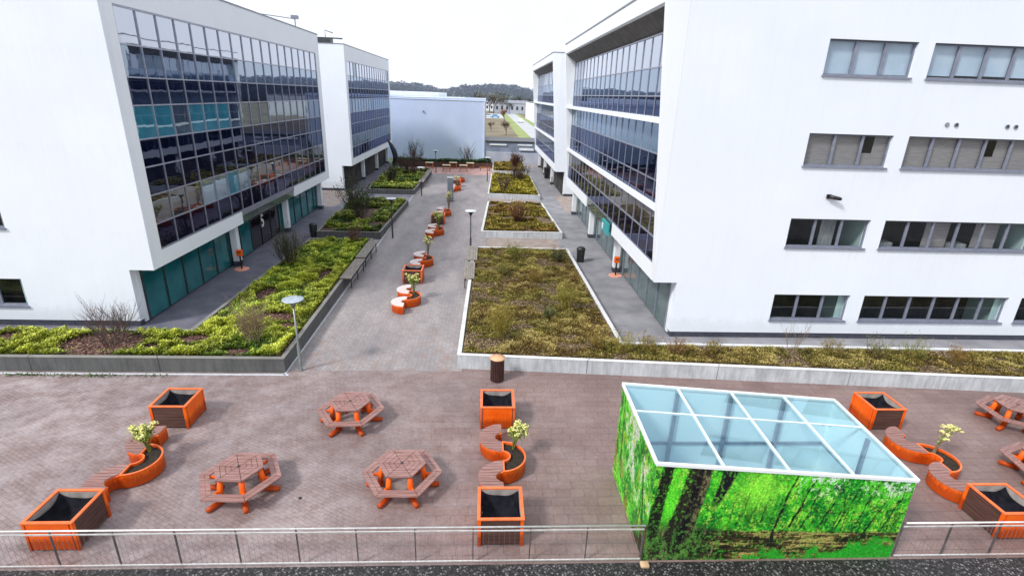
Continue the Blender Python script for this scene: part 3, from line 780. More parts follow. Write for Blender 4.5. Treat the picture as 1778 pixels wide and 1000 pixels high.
for i, (x, y, hh, col, lab) in enumerate([
    (4.6, 18.95, .75, (.24, .18, .02), 'olive shrub left of the inner corner of the large right bed'),
    (5.6, 18.55, .9, (.26, .21, .03), 'yellow olive shrub at the inner corner of the large right bed'),
    (6.6, 18.7, .8, (.24, .18, .03), 'olive shrub just right of the inner corner of the large right bed'),
    (7.7, 18.5, .7, (.22, .13, .03), 'russet shrub in front of the white base pier of the right building'),
    (9.3, 18.55, .6, (.22, .16, .03), 'low russet shrub right of the white base pier'),
    (14.0, 18.3, .8, (.20, .15, .03), 'brown shrub below the pair of lower windows'),
    (15.8, 18.2, .9, (.15, .18, .03), 'green brown shrub below the first lower windows'),
    (17.3, 18.15, 1.0, (.17, .20, .03), 'tallest green shrub below the six pane lower window'),
    (19.0, 17.9, .8, (.24, .12, .03), 'rusty shrub right of the tallest green shrub')]):
    shrub('upright_shrub', lab, (x, y, .5), hh, 1.3, 22, 'twig_olive' if i % 3 else 'twig_red', 30 + i, 3, .8, .009, leafcol=col, nleaf=850, lsize=.055)
shrub('bare_shrub', 'slender bare sapling before the first lower windows of the right building', (12.4, 18.35, .5), 1.6, .9, 6, 'twig_tan', 50, 3, .45, .011)
shrub('upright_shrub', 'brown dome shaped shrub in the square right bed', (2.6, 41.6, .42), 1.6, 2.4, 30, 'twig_red', 51, 4, .8, .02, leafcol=(.20, .10, .02), nleaf=1500, lsize=.11)
shrub('bare_shrub', 'bare shrub at the near corner of the third right bed', (1.9, 54.9, .42), 2.6, 1.4, 12, 'twig_dark', 52, 3, .5, .03)
shrub('bare_shrub', 'bare brown shrub at the back of the third right bed', (4.2, 63.5, .42), 2.0, 2.4, 20, 'twig_dark', 53, 4, .9, .03, leafcol=(.10, .08, .04), nleaf=500, lsize=.16)
shrub('upright_shrub', 'reddish brown shrub in the last right bed', (4.0, 74.5, .42), 2.0, 2.4, 24, 'twig_red', 54, 4, .8, .03, leafcol=(.15, .07, .03), nleaf=1200, lsize=.2)

# ================================================================== BUILDINGS
ROWS = [12.7, 11.38, 10.2, 9.15, 7.85, 6.75, 5.6, 4.4, 3.32]

def building(side, y0, y1, label, near):
    """side -1: face looks to +x (left of the street); +1: face looks to -x with leaning fins"""
    s = side
    FX = -13.9 if s < 0 else 7.39
    far_x = -34 if s < 0 else 36
    ZR = 14.15
    root = thing('office_building', label, 'building', (0, 0, 0), 0, 'white office buildings along the path')
    X = lambda d: FX + s * d            # d metres into the building
    rx = (lambda a, b: (min(a, b), max(a, b)))
    wall = MB()
    # window openings on the wall towards the camera
    wins = []
    if near:
        spans = [(5.5, 9.0, 3), (9.65, 16.5, 6), (17.1, 24.0, 6)] if s > 0 else [(5.5, 9.0, 3), (9.65, 16.5, 6)]
        for z0, z1 in ((.9, 2.13), (4.3, 5.55), (7.72, 9.0), (11.15, 12.42)):
            for a, b, k in spans: wins.append((a, b, z0, z1, k))
    T = .32
    def band(z0, z1, xa=1.02):
        wall.box(*rx(X(xa), far_x), y0, y0 + T, z0, z1)
    if near:
        zs = [0.27, .9, 2.13, 4.3, 5.55, 7.72, 9.0, 11.15, 12.42, ZR]
        for i in range(len(zs) - 1):
            z0, z1 = zs[i], zs[i + 1]
            if i % 2 == 0:
                if z0 < 2.6 < z1:
                    wall.box(*rx(X(1.02), far_x), y0, y0 + T, z0, 2.6); wall.box(*rx(X(.0), far_x), y0, y0 + T, 2.6, z1)
                elif z1 <= 2.6: band(z0, z1)
                else: band(z0, z1, 0)
            else:
                cur = 1.02 if z1 < 2.6 else 0
                for a, b, z0_, z1_, k in wins:
                    if abs(z0_ - z0) < .01:
                        wall.box(*rx(X(cur), X(a)), y0, y0 + T, z0, z1); cur = b
                wall.box(*rx(X(cur), far_x), y0, y0 + T, z0, z1)
    else:
        wall.box(*rx(X(1.02), far_x), y0, y0 + T, .27, 2.6); wall.box(*rx(X(0), far_x), y0, y0 + T, 2.6, ZR)
    # far end wall, band under the glass, parapet band, soffit, base end wall
    wall.build('front_wall', 'wall', root)
    wall = MB()
    wall.box(*rx(X(0), far_x), y1 - T, y1, 2.6, ZR)
    wall.box(*rx(X(1.02), far_x), y1 - T, y1, .27, 2.6)
    wall.build('rear_wall', 'wall', root)
    tr = MB()
    GY0, GY1 = y0 + .78, y1 - .95
    if s < 0:
        tr.box(*rx(X(0), X(.5)), y0 + T, GY0, 2.6, ZR); tr.box(*rx(X(0), X(.5)), GY1, y1 - T, 2.6, ZR)
        tr.box(*rx(X(0), X(.5)), GY0, GY1, 12.74, ZR)
        # fascia, interrupted over the entrance on the near block
        if near:
            tr.box(*rx(X(0), X(.5)), GY0, 30.4, 2.6, 3.28); tr.box(*rx(X(0), X(.5)), 39.0, GY1, 2.6, 3.28)
            for a in range(4):
                ya = 30.42 + a * 2.15
                MB().box(*rx(X(.06), X(.45)), ya, ya + 2.08, 2.6, 3.05).build('entrance_fascia', 'fascia_glass', root)
            MB().box(*rx(X(-.02), X(.5)), 30.4, 39.0, 3.05, 3.28).build('fascia_cap', 'mullion', root)
        else:
            tr.box(*rx(X(0), X(.5)), GY0, GY1, 2.6, 3.28)
    else:
        GY0 = y0 + .38; GY1 = y1 - .42
        xo = lambda z: 7.39 - .86 * (z - 2.6) / 10.9
        # tapered fins at both ends, sloping soffit under the deep parapet, two sun ledges
        for ya, yb in ((y0, GY0), (GY1, y1)):
            yaa = ya if ya == y0 else ya
            tr.prism_y([(7.385, 2.6), (7.385, ZR), (xo(13.45), ZR), (xo(13.45), 13.45)], yaa + .001, yb - .001)
        tr.box(7.385, 7.9, y0 + T, GY0, 2.6, ZR); tr.box(7.385, 7.9, GY1, y1 - T, 2.6, ZR)
        tr.prism_y([(xo(13.45), 13.45), (7.5, 12.75), (7.5, ZR), (xo(13.45), ZR)], GY0, GY1)
        MB().quad((xo(13.45) + .10, GY0 + .01, 13.36), (xo(13.45) + .10, GY1 - .01, 13.36), (7.45, GY1 - .01, 12.775), (7.45, GY0 + .01, 12.775)).build('soffit', 'soffit', root)  # dark sheet just below the soffit, shade put into its colour
        for z in (9.16, 5.62):
            MB().box(xo(z) + .02, 7.42, GY0, GY1, z, z + .20).build('sun_ledge', 'wall_bright', root)
        if near:
            tr.box(7.37, 7.9, GY0, 29.5, 2.6, 3.30); tr.box(7.37, 7.9, 37.8, GY1, 2.6, 3.30)
            for a in range(4):
                MB().box(7.42, 7.5, 29.52 + a * 2.07, 29.52 + a * 2.07 + 2.0, 2.6, 3.26).build('entrance_fascia', 'fascia_glass', root)
        else: tr.box(7.37, 7.9, GY0, GY1, 2.6, 3.30)
    tr.box(*rx(X(.5), X(1.3)), y0 + T, y1 - T, 2.6, 2.75)
    tr.build('facade_frame', 'wall_bright', root)
    pl = MB().box(*rx(X(1.06), far_x), y0 + .03, y0 + T - .02, -.02, .27)
    pl.box(*rx(X(1.06), X(1.3)), y0 + T, y1, -.02, .10)
    pl.build('plinth', 'plinth', root)
    # roof deck and metal coping round it
    ox = 6.53 if s > 0 else FX
    MB().box(*rx(X(.3), far_x), y0 + T, y1 - T, 13.7, 13.85).build('roof', 'roof', root)
    cp = MB(); sg = .03
    cp.box(*rx(ox - s * sg, far_x), y0 - sg, y0 + .38, ZR, ZR + .07); cp.box(*rx(ox - s * sg, far_x), y1 - .38, y1 + sg, ZR, ZR + .07)
    cp.box(*rx(ox - s * sg, X(.42)), y0 + .38, y1 - .38, ZR, ZR + .07)
    cp.build('coping', 'coping', root)
    # core that closes the building behind the glass
    MB().box(*rx(X(1.55 if near else .9), far_x - s), y0 + (2.2 if near else .5), y1 - .4, .1, 13.6).build('core', 'room_dark', root)
    # ---------------- curtain wall
    L = GY1 - GY0; n = round(L / 1.37); bw = L / n
    gx0, gx1 = X(.05), X(.10)
    rnd = random.Random(int(y0) + s)
    for st, (za, zb, zc, zd) in enumerate(((12.7, 11.38, 10.2, 9.15), (9.15, 7.85, 6.75, 5.6), (5.6, 4.4, 3.32, None))):
        for i in range(n):
            ya = GY0 + i * bw; yb = ya + bw
            wm = 'glass_sky'
            if s < 0 and near:
                wm = {0: 'glass_sky', 1: ('glass_teal' if i < 6 and i != 2 else 'glass_win'), 2: ('glass_warm' if i < 3 else 'glass_teal' if i in (5,) else 'glass_blind' if i in (3, 4, 6) else 'glass_warm')}[st]
            elif s > 0 and near:
                wm = {0: 'glass_sky', 1: ('glass_blind' if i > 0 else 'glass_win'), 2: 'glass_warm'}[st]
            else: wm = ('glass_sky', 'glass_blind', 'glass_win')[st] if rnd.random() < .8 else 'glass_win'
            tl = rnd.uniform(-.004, .004)
            p = MB().hexa([(min(gx0, gx1), ya, zb), (max(gx0, gx1), ya, zb), (max(gx0, gx1), yb, zb), (min(gx0, gx1), yb, zb),
                           (min(gx0, gx1) + tl, ya, za), (max(gx0, gx1) + tl, ya, za), (max(gx0, gx1) + tl, yb, za), (min(gx0, gx1) + tl, yb, za)])
            p.build('window', wm, root)
            q = MB()
            if st == 0:
                MB().box(gx0, gx1, ya, yb, zc, zb).build('middle_pane', 'glass_sky2', root)
                q.box(gx0, gx1, ya, yb, zd, zc)
            else: q.box(gx0, gx1, ya, yb, zd or zc, zb)
            q.build('spandrel_panel', 'spandrel' if st < 2 else 'spandrel2', root)
    mu = MB()
    mx0, mx1 = X(-.0), X(.055)
    for i in range(n + 1):
        y = GY0 + i * bw
        mu.box(mx0 + (0 if s < 0 else .012), mx1, max(GY0, y - .02), min(GY1, y + .02), 3.32, 12.7)
    mu.build('mullion_vertical', 'mullion', root)
    mu = MB()
    for k, z in enumerate(ROWS):
        if s > 0 and k in (3, 6): continue
        mu.box(X(.003), X(.053), GY0, GY1, z - .028, z + .028)
    mu.build('mullion_horizontal', 'mullion', root)
    # ---------------- ground floor glazing, set back
    bx = 1.0; m = round((y1 - y0 - 1.2) / 1.55); w0 = y0 + .6; bwid = (y1 - .3 - w0) / m
    fr = MB(); post_mat = 'metal_dark' if s < 0 else 'metal_frame'
    for i in range(m):
        ya = w0 + i * bwid; yb = ya + bwid
        door = near and s < 0 and 33.0 < ya < 37.6
        MB().box(*rx(X(bx), X(bx + .05)), ya, yb, .1, 2.6).build('entrance_door' if door else 'ground_floor_pane', 'door_dark' if door else ('base_teal' if s < 0 else 'base_grey'), root)
        fr.box(*rx(X(bx - .05), X(bx)), ya - .04, ya + .04, .1, 2.6)
    fr.box(*rx(X(bx - .04), X(bx)), w0 + .05, y1 - .3, 2.5, 2.6)
    fr.build('ground_floor_frame', post_mat, root)
    MB().box(*rx(X(bx), X(bx + .3)), y0 + T, w0, .1, 2.6).build('base_pier', 'wall_bright', root)
    for yc in ([30.6, 38.9, 47.2] if near else [64.6, 72.8, 80.6]):
        c = MB().box(*rx(X(.55), X(.9)), yc - .2, yc + .2, .28, 2.6).build('column', 'wall_bright', root, bevel=.01)
        MB().box(*rx(X(.53), X(.92)), yc - .22, yc + .22, 0, .28).build('column_foot', 'plinth', c)
    # ---------------- punched windows of the wall facing the camera
    for wi, (a, b, z0, z1, k) in enumerate(wins):
        fl = 0 if z0 < 1 else 1 if z0 < 5 else 2 if z0 < 8 else 3
        xa, xb = rx(X(a), X(b))
        wn = MB()
        yf = y0 + .12
        wn.box(xa, xb, yf, yf + .07, z0, z0 + .07).box(xa, xb, yf, yf + .07, z1 - .06, z1)
        wn.box(xa, xa + .06, yf, yf + .07, z0 + .07, z1 - .06).box(xb - .06, xb, yf, yf + .07, z0 + .07, z1 - .06)
        pw = (xb - xa) / k
        for i in range(1, k): wn.box(xa + i * pw - .055, xa + i * pw + .055, yf - .01, yf + .06, z0 + .07, z1 - .06)
        W = wn.build('window', 'metal_frame', root)
        MB().box(xa - .04, xb + .04, y0 - .07, yf, z0 - .06, z0 + .015).build('sill', 'metal_frame', W)
        MB().box(xa, xb, y0 + .012, yf, z1 - .03, z1 - .002).build('lintel_trim', 'metal_dark', W)
        for i in range(k):
            MB().quad((xa + i * pw + .055, yf + .03, z0 + .07), (xa + (i + 1) * pw - .055, yf + .03, z0 + .07), (xa + (i + 1) * pw - .055, yf + .03, z1 - .06), (xa + i * pw + .055, yf + .03, z1 - .06)).build('pane', 'pane', W)
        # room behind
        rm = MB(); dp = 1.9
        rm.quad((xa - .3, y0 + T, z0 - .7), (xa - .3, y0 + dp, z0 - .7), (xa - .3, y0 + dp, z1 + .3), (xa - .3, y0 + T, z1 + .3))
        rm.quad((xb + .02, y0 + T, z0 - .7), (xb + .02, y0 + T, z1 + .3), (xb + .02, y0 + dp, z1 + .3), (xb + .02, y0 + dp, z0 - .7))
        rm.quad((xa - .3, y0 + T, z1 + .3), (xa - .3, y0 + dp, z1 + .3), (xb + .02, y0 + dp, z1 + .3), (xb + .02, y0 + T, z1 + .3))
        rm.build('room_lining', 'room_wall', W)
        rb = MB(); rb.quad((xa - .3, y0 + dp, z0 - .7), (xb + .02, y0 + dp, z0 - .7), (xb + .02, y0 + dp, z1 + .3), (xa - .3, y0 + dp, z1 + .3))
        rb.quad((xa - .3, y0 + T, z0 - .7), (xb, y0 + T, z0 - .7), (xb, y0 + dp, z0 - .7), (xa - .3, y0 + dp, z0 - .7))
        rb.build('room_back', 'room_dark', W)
        rn = random.Random(wi * 7 + fl)
        for i in range(k):
            cx0 = xa + i * pw + .02; cx1 = xa + (i + 1) * pw - .02
            if fl == 3:
                zb_ = z0 + (.0 if k == 3 and i < 2 else rn.uniform(.08, .25))
                MB().box(cx0, cx1, y0 + .24, y0 + .26, zb_, z1).build('blind', 'curtain_sky', W)
            elif fl == 2:
                r = rn.random()
                if r < .75: MB().box(cx0, cx1, y0 + .24, y0 + .26, z0, z1).build('blind', 'curtain_beige', W)
                else:
                    MB().box(cx0, cx1, y0 + .24, y0 + .26, z0, z0 + .55).box(cx0 + pw * rn.uniform(.45, .6), cx1, y0 + .24, y0 + .26, z0 + .55, z1).build('blind', 'curtain_beige', W)
            elif fl == 1:
                r = rn.random()
                if r < .28: MB().box(cx0 + pw * rn.uniform(.4, .6), cx1, y0 + .45, y0 + .48, z0, z1).build('curtain', 'curtain', W)
                elif r < .42: MB().box(cx0, cx1, y0 + .5, y0 + .53, z0, z1 + .1).build('curtain', 'curtain_beige', W)
                elif r < .75: MB().box(cx0 + .1, cx1 - .2, y0 + .4, y0 + .9, z0 - .5, z0 + rn.uniform(.12, .3)).build('desk', 'curtain', W)
            elif i == k - 1:
                MB().box(cx1 - .3, cx1, y0 + .30, y0 + .33, z0, z1).build('curtain', 'room_wall', W)
    return root

BL1 = building(-1, 21.7, 48.0, 'near left white office building with dark blue glass facade above teal ground floor', True)
BL2 = building(-1, 56.4, 81.2, 'far left white office building beyond the gap, beside the blue hall', False)
BR1 = building(1, 21.2, 47.9, 'near right white office building with leaning fins and rows of wall windows', True)
BR2 = building(1, 56.3, 81.0, 'far right white office building beyond the gap, next to the distant road', False)

# figure 5 on the entrance door of the near left building
def text_mesh(s, size, name, mat, parent=None):
    cu = bpy.data.curves.new('txt', 'FONT'); cu.body = s; cu.size = size; cu.extrude = .004; cu.offset = size * .03
    cu.align_x = 'CENTER'; cu.align_y = 'CENTER'
    o = bpy.data.objects.new('txt', cu); COL.objects.link(o)
    dg = bpy.context.evaluated_depsgraph_get(); me = bpy.data.meshes.new_from_object(o.evaluated_get(dg))
    bpy.data.objects.remove(o)
    me.materials.clear(); me.materials.append(M[mat])
    r = bpy.data.objects.new(name, me); COL.objects.link(r)
    if parent: r.parent = parent
    return r
t5 = text_mesh('5', 1.15, 'door_number', 'white_sign', BL1)
t5.matrix_world = Matrix.Translation((-14.86, 35.2, 1.6)) @ Matrix(((0, 0, 1, 0), (1, 0, 0, 0), (0, 1, 0, 0), (0, 0, 0, 1)))
# teal sign over the entrance of the near right building
sg = MB().box(7.24, 7.34, 29.9, 31.7, 2.42, 3.12).build('hanging_sign', 'teal_sign')
tag(sg, 'teal rectangular sign over the entrance of the near right building', 'sign')
MB().box(7.225, 7.24, 31.2, 31.5, 2.55, 2.9).build('sign_lettering', 'white_sign', sg)
# vents, wall lamp on the right wall
for x, lab in ((18.45, 'pale round wall vent, left of the left pair on the upper right wall'), (18.84, 'grey round wall vent, right of the left pair on the upper right wall'),
               (21.0, 'round wall vent, left of the right pair on the upper right wall'), (21.36, 'round wall vent, right of the right pair at the photo edge')):
    o = thing('wall_vent', lab, 'vent', (x, 21.2, 9.49), 0, 'round vents on the right wall')
    MB().tube([(0, 0, 0), (0, -.04, 0)], .085, 16).build('vent_ring', 'metal_frame', o)
    MB().tube([(0, -.04, 0), (0, -.046, 0)], .06, 14).build('vent_grille', 'metal_dark' if x > 18.6 else 'curtain', o)
o = thing('wall_camera', 'black wall mounted camera on the white right wall between window rows', 'camera', (14.3, 21.2, 6.5))
MB().box(-.12, .06, -.06, 0, -.08, .1).build('bracket', 'black', o, bevel=.01)
MB().tube([(-.05, -.10, .02), (.36, -.22, -.05)], [.085, .075], 10).build('housing', 'black', o, True)
MB().tube([(.36, -.22, -.05), (.40, -.23, -.06)], .06, 10).build('lens', 'car_glass', o)
# things on the left roof
o = thing('roof_mast', 'thin rooftop pole arm with fittings above the near left building', 'mast', (-15.4, 47.5, 13.85))
MB().tube([(0, 0, 0), (0, 0, 1.4)], .04, 6).tube([(0, 0, 1.35), (-2.0, -3.2, 1.30)], .03, 6).build('pole', 'metal_frame', o)
MB().box(-.25, .25, -.2, .2, 1.35, 1.6).build('fitting', 'metal_frame', o)
o = thing('roof_unit', 'dark ventilation unit on the roof corner of the far left building', 'ventilation unit', (-16.0, 57.6, 14.22))
MB().box(-.7, .7, -.5, .5, 0, .55).build('casing', 'metal_dark', o, bevel=.02)
MB().tube([(.5, .2, .55), (1.6, .6, .55)], .06, 6).tube([(.1, 0, .55), (.1, 0, 1.2), (.8, .2, 1.0)], .04, 6).build('pipe', 'metal_dark', o)

# ================================================================== FAR BUILDINGS AND LAND
o = thing('industrial_hall', 'large windowless pale blue hall closing the end of the path', 'building')
mb = MB().box(-40, -.1, 86.8, 112, -.3, 9.05)
mb.prism_y([(-40, 9.05), (-.1, 9.05), (-.1, 9.4), (-15.0, 9.3), (-40, 8.9)], 86.8, 112)
mb.build('wall', 'hall', o)
rb = MB()
for i in range(10): rb.box(-39.6 + i * 4.0, -39.585 + i * 4.0, 86.785, 86.8, -.2, 9.0)
rb.build('cladding_joint', 'hall', o)
MB().box(-40, -.05, 86.72, 86.8, 9.06, 9.12).build('roof_edge', 'hall_roof', o)
MB().box(-.4, -.25, 86.60, 86.75, -.2, 9.0).build('downpipe', 'hall_roof', o)
MB().tube([(-9.8, 86.75, 7.3), (-9.8, 86.6, 7.3)], .14, 8).build('wall_light', 'metal_frame', o)
o = thing('rooftop_volume', 'pale long roof rising behind the blue hall', 'building')
MB().box(-60, -5.2, 113, 135, 0, 9.3).build('wall', 'hall_roof', o)
MB().box(-60, -9.5, 112.9, 134, 9.3, 10.2).build('roof', 'hall_roof', o)
o = thing('low_building', 'low blue grey flat building between the hall and the far right building', 'building')
MB().box(-.0, 9.6, 84, 92, -.3, 3.2).build('wall', 'far_wall', o)
MB().box(-.1, 9.7, 83.9, 92.1, 3.2, 3.42).build('roof_edge', 'metal_dark', o)
MB().box(.1, 9.6, 83.4, 84.0, -.2, 1.75).build('lower_wall', 'far_pale', o)
MB().box(.6, 3.2, 83.85, 84, 2.75, 2.95).build('white_strip', 'white_frame', o); MB().box(4.9, 7.2, 83.85, 84, 2.8, 2.98).build('white_strip', 'white_frame', o)  # plain white strips across the wall face
MB().box(5.2, 7.4, 83.6, 84, 2.1, 2.4).build('canopy', 'white_frame', o)
o = thing('utility_cabinet', 'small white cabinet standing behind the low blue grey building', 'cabinet', (1.0, 118, -.3))
MB().box(-.45, .45, -.3, .3, 0, 1.7).build('casing', 'white_frame', o, bevel=.03)
MB().box(-.5, .5, -.35, .35, 1.7, 1.8).build('lid', 'curtain', o)
# dark timber planter with hedge at the end of the terrace
o = thing('timber_planter', 'long dark brown timber planter across the end of the terrace', 'planter')
MB().box(-13, 1.0, 77.6, 77.72, 0, .75).box(-13, 1.0, 79.2, 79.3, 0, .75).box(-13, -12.9, 77.72, 79.2, 0, .75).box(.9, 1.0, 77.72, 79.2, 0, .75).build('side', 'timber_dark', o)
MB().box(-12.9, .9, 77.72, 79.2, .2, .66).build('soil', 'soil_black', o)
N = 9000; x = RNG.uniform(-12.8, .8, N); y = RNG.uniform(77.75, 79.2, N); z = .6 + RNG.random(N) * .55 * (.4 + pnoise(x, y, .7))
cc = np.array([(.035, .075, .02)]) * RNG.uniform(.5, 2.0, (N, 1)); v, c = leaves(np.stack([x, y, z], 1), np.full(N, .22), cc)
hd = tri_mesh('hedge', v, c, 'leaf', 4); tag(hd, 'low green hedge growing along the dark timber planter', 'hedge')
sheet('lawn', [(-40, 79.3), (-.2, 79.3), (-.2, 86.7), (-40, 86.7)], .0, 'verge')

sheet('verge', [(8.6, 93), (12, 93), (12, 420), (9.0, 420)], -.26, 'verge')
sheet('road', [(12, 93), (17, 93), (17.6, 420), (12, 420)], -.25, 'road')
sheet('verge', [(17, 93), (19, 93), (19.6, 420), (17.6, 420)], -.26, 'verge')
sheet('car_park', [(-60, 262), (8.6, 262), (8.6, 330), (-60, 330)], -.255, 'road')
o = thing('white_depot', 'white flat roofed depot right of the distant road', 'building')
MB().box(19.6, 60, 228, 276, -.3, 7.4).build('wall', 'wall_bright', o)
MB().box(19.5, 60, 227.9, 276.1, 7.4, 7.6).build('roof_edge', 'coping', o)
def far_house(x, y, wd, dp, hh, label, wm='wall'):
    o = thing('distant_building', label, 'building', (x, y, -.3), 0, 'small buildings far down the road')
    MB().box(-wd / 2, wd / 2, 0, dp, 0, hh).build('wall', wm, o)
    MB().prism_y([(-wd / 2 - .3, hh), (wd / 2 + .3, hh), (wd / 2 - 1, hh + 1.6), (-wd / 2 + 1, hh + 1.6)], -.3, dp + .3).build('roof', 'far_pale', o)
    k = int(wd / 3)
    for i in range(k):
        xx = -wd / 2 + (i + .5) * wd / k
        MB().box(xx - .6, xx + .6, -.05, 0, hh * .35, hh * .7).build('window', 'metal_dark', o)
far_house(16.0, 345, 22, 16, 6.0, 'low grey building with pale roof at the far end of the road', 'far_pale')
far_house(-1.0, 380, 18, 14, 5.0, 'pale building half hidden by bare trees beyond the parked cars')
far_house(36.0, 390, 20, 14, 5.5, 'distant low building behind the white depot')
def car(label, x, y, mat, rz=0):
    o = thing('parked_car', label, 'car', (x, y, -.25), rz, 'cars parked far down the road')
    prof = [(-2.1, .3), (2.1, .3), (2.1, .8), (1.3, .95), (.7, 1.45), (-1.2, 1.45), (-1.9, .95), (-2.1, .9)]
    MB().prism_y(prof, -.85, .85).build('body', mat, o, bevel=.06)
    MB().prism_y([(1.25, .98), (.68, 1.40), (-1.15, 1.40), (-1.8, .98)], -.86, .86).build('side_window', 'car_glass', o)
    for a in (-1.3, 1.3):
        for b in (-.75, .75): MB().tube([(a, b - .1, .32), (a, b + .1, .32)], .32, 12).build('wheel', 'tyre', o)
for i, (x, y, m_, lab) in enumerate([(-2.5, 272, 'car_white', 'white car parked nearest the blue hall corner'), (1.0, 276, 'car_white', 'white car parked second from the blue hall corner'),
    (4.4, 270, 'car_blue', 'light blue car at the end of the parked row by the verge'), (-.5, 290, 'car_white', 'white car in the second parked row'), (14.2, 228, 'car_white', 'white car driving on the distant road')]):
    car(lab, x, y, m_, PI / 2 if i == 4 else .1)

def tree(label, x, y, h, seed, col=(.14, .12, .10), nl=900, name='bare_tree'):
    rnd = random.Random(seed); mb = MB(); tips = []
    def grow(p, d, L, r, depth):
        q = p + d * L; mb.tube([p, p.lerp(q, .5) + Vector((rnd.uniform(-.1, .1), 0, 0)) * L * .3, q], [r, r * .8, r * .6], 4, False); tips.append(q)
        if depth:
            for j in range(4):
                nd = (d + Vector((rnd.uniform(-.9, .9), rnd.uniform(-.9, .9), rnd.uniform(-.1, .5)))).normalized(); grow(p.lerp(q, rnd.uniform(.5, 1)), nd, L * .68, r * .6, depth - 1)
    grow(Vector((0, 0, 0)), Vector((0, 0, 1)), h * .38, h * .022, 4)
    root = thing(name, label, 'tree', (x, y, -.3), 0, 'bare trees beyond the low building')
    mb.build('trunk', 'twig_dark', root)
    pos = np.array([(t.x + rnd.gauss(0, h * .05), t.y + rnd.gauss(0, h * .05), t.z + rnd.gauss(0, h * .05)) for t in (rnd.choice(tips) for _ in range(nl))])
    v, c = leaves(pos, np.full(nl, h * .035), RNG.uniform(.5, 1.6, (nl, 1)) * np.array([col]), 1.3)
    o = tri_mesh('crown', v, c, 'wood_far', 4); o.parent = root
for i, (x, y, h, col, lab) in enumerate([
    (7.2, 222, 6, (.28, .13, .07), 'small rusty tree on the field left of the road'),
    (-1.5, 330, 14, (.20, .21, .20), 'tall bare tree nearest the hall roof edge'),
    (4.5, 338, 13, (.22, .22, .20), 'pale bare tree second from the hall'),
    (9.5, 332, 12, (.17, .20, .17), 'grey green tree at the end of the road'),
    (13.5, 328, 8, (.10, .14, .11), 'low dark tree left of the distant grey building'),
    (5.5, 150, 4.5, (.16, .10, .07), 'small bare tree on the brown field'),
    (1.5, 165, 3.5, (.14, .10, .06), 'scrubby bush on the brown field near the cabinet'),
    (-5.0, 345, 15, (.17, .18, .18), 'tall grey tree rising just over the hall roof'),
    (2.0, 352, 13, (.24, .24, .22), 'pale tree between the two tallest bare trees'),
    (7.5, 352, 15, (.15, .18, .17), 'dark grey green tree behind the end of the verge'),
    (19.5, 366, 13, (.13, .17, .15), 'dense dark tree behind the distant grey building'),
    (26.5, 370, 12, (.16, .19, .18), 'tree between the distant grey building and the depot'),
    (12.0, 372, 14, (.19, .21, .20), 'grey tree directly behind the distant grey building')]):
    tree(lab, x, y, h, 100 + i, col)

# hills with a far wood
def wood(name, label, y0, x0, x1, hfun, col, n, cs):
    x = RNG.uniform(x0, x1, n); y = y0 + RNG.uniform(0, 60, n)
    base = np.array([hfun(a) for a in x]); z = base * (RNG.random(n) ** .55) * (.9 + .16 * pnoise(x, y, .08))
    t = np.clip(z / np.maximum(base, 1), 0, 1)[:, None]
    cc = np.array([col]) * (.82 + .22 * t) * RNG.uniform(.86, 1.14, (n, 1))
    v, c = leaves(np.stack([x, y, z], 1), np.full(n, cs), cc, .9, 1.4)
    # solid undergrowth mass so no daylight shows low down
    o = tri_mesh(name, v, c, 'wood_haze_glow', 4)
    return tag(o, label, 'woodland', kind='stuff')
def hill_sheet(name, y0, x0, x1, hfun, fac, col):
    mb = MB(); N = 80
    for i in range(N):
        a = x0 + (x1 - x0) * i / N; b = x0 + (x1 - x0) * (i + 1) / N
        ha, hb = hfun(a) * fac, hfun(b) * fac
        mb.quad((a, y0 + 30, -.3), (b, y0 + 30, -.3), (b, y0 + 60, hb), (a, y0 + 60, ha))
        mb.quad((a, y0 + 60, ha), (b, y0 + 60, hb), (b, y0 + 500, hb * .9), (a, y0 + 500, ha * .9))
    return struct(name, mb, col)
prof = [(-400, 15), (-230, 17), (-115, 17.0), (-90, 18.9), (-62, 17.2), (-45, 13.2), (-33, 14.2), (-20, 17.0), (0, 18.2), (20, 18.4), (33, 17.3), (42, 15.5), (60, 16.6), (150, 19), (400, 17)]
def hf(x): return float(np.interp(x, [p[0] for p in prof], [p[1] for p in prof])) + .35 * math.sin(x * .55) + .3 * math.sin(x * .23 + 1)
M['hill_wood'] = mat_noise('hill wood with haze glow', (.07, .08, .10), (.09, .10, .12), .05, 1, 0, 0); add_haze_glow(M['hill_wood'], (.20, .235, .30), .62)  # hill glows a little to paint in the haze
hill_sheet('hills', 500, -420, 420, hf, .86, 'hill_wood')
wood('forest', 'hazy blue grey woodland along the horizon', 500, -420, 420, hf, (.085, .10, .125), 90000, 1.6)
wood('forest', 'darker strip of trees in front of the horizon woodland', 430, -300, 300, lambda x: 8.5 + 2 * math.sin(x * .13) + 1.2 * math.sin(x * .31), (.065, .085, .085), 45000, 1.4)

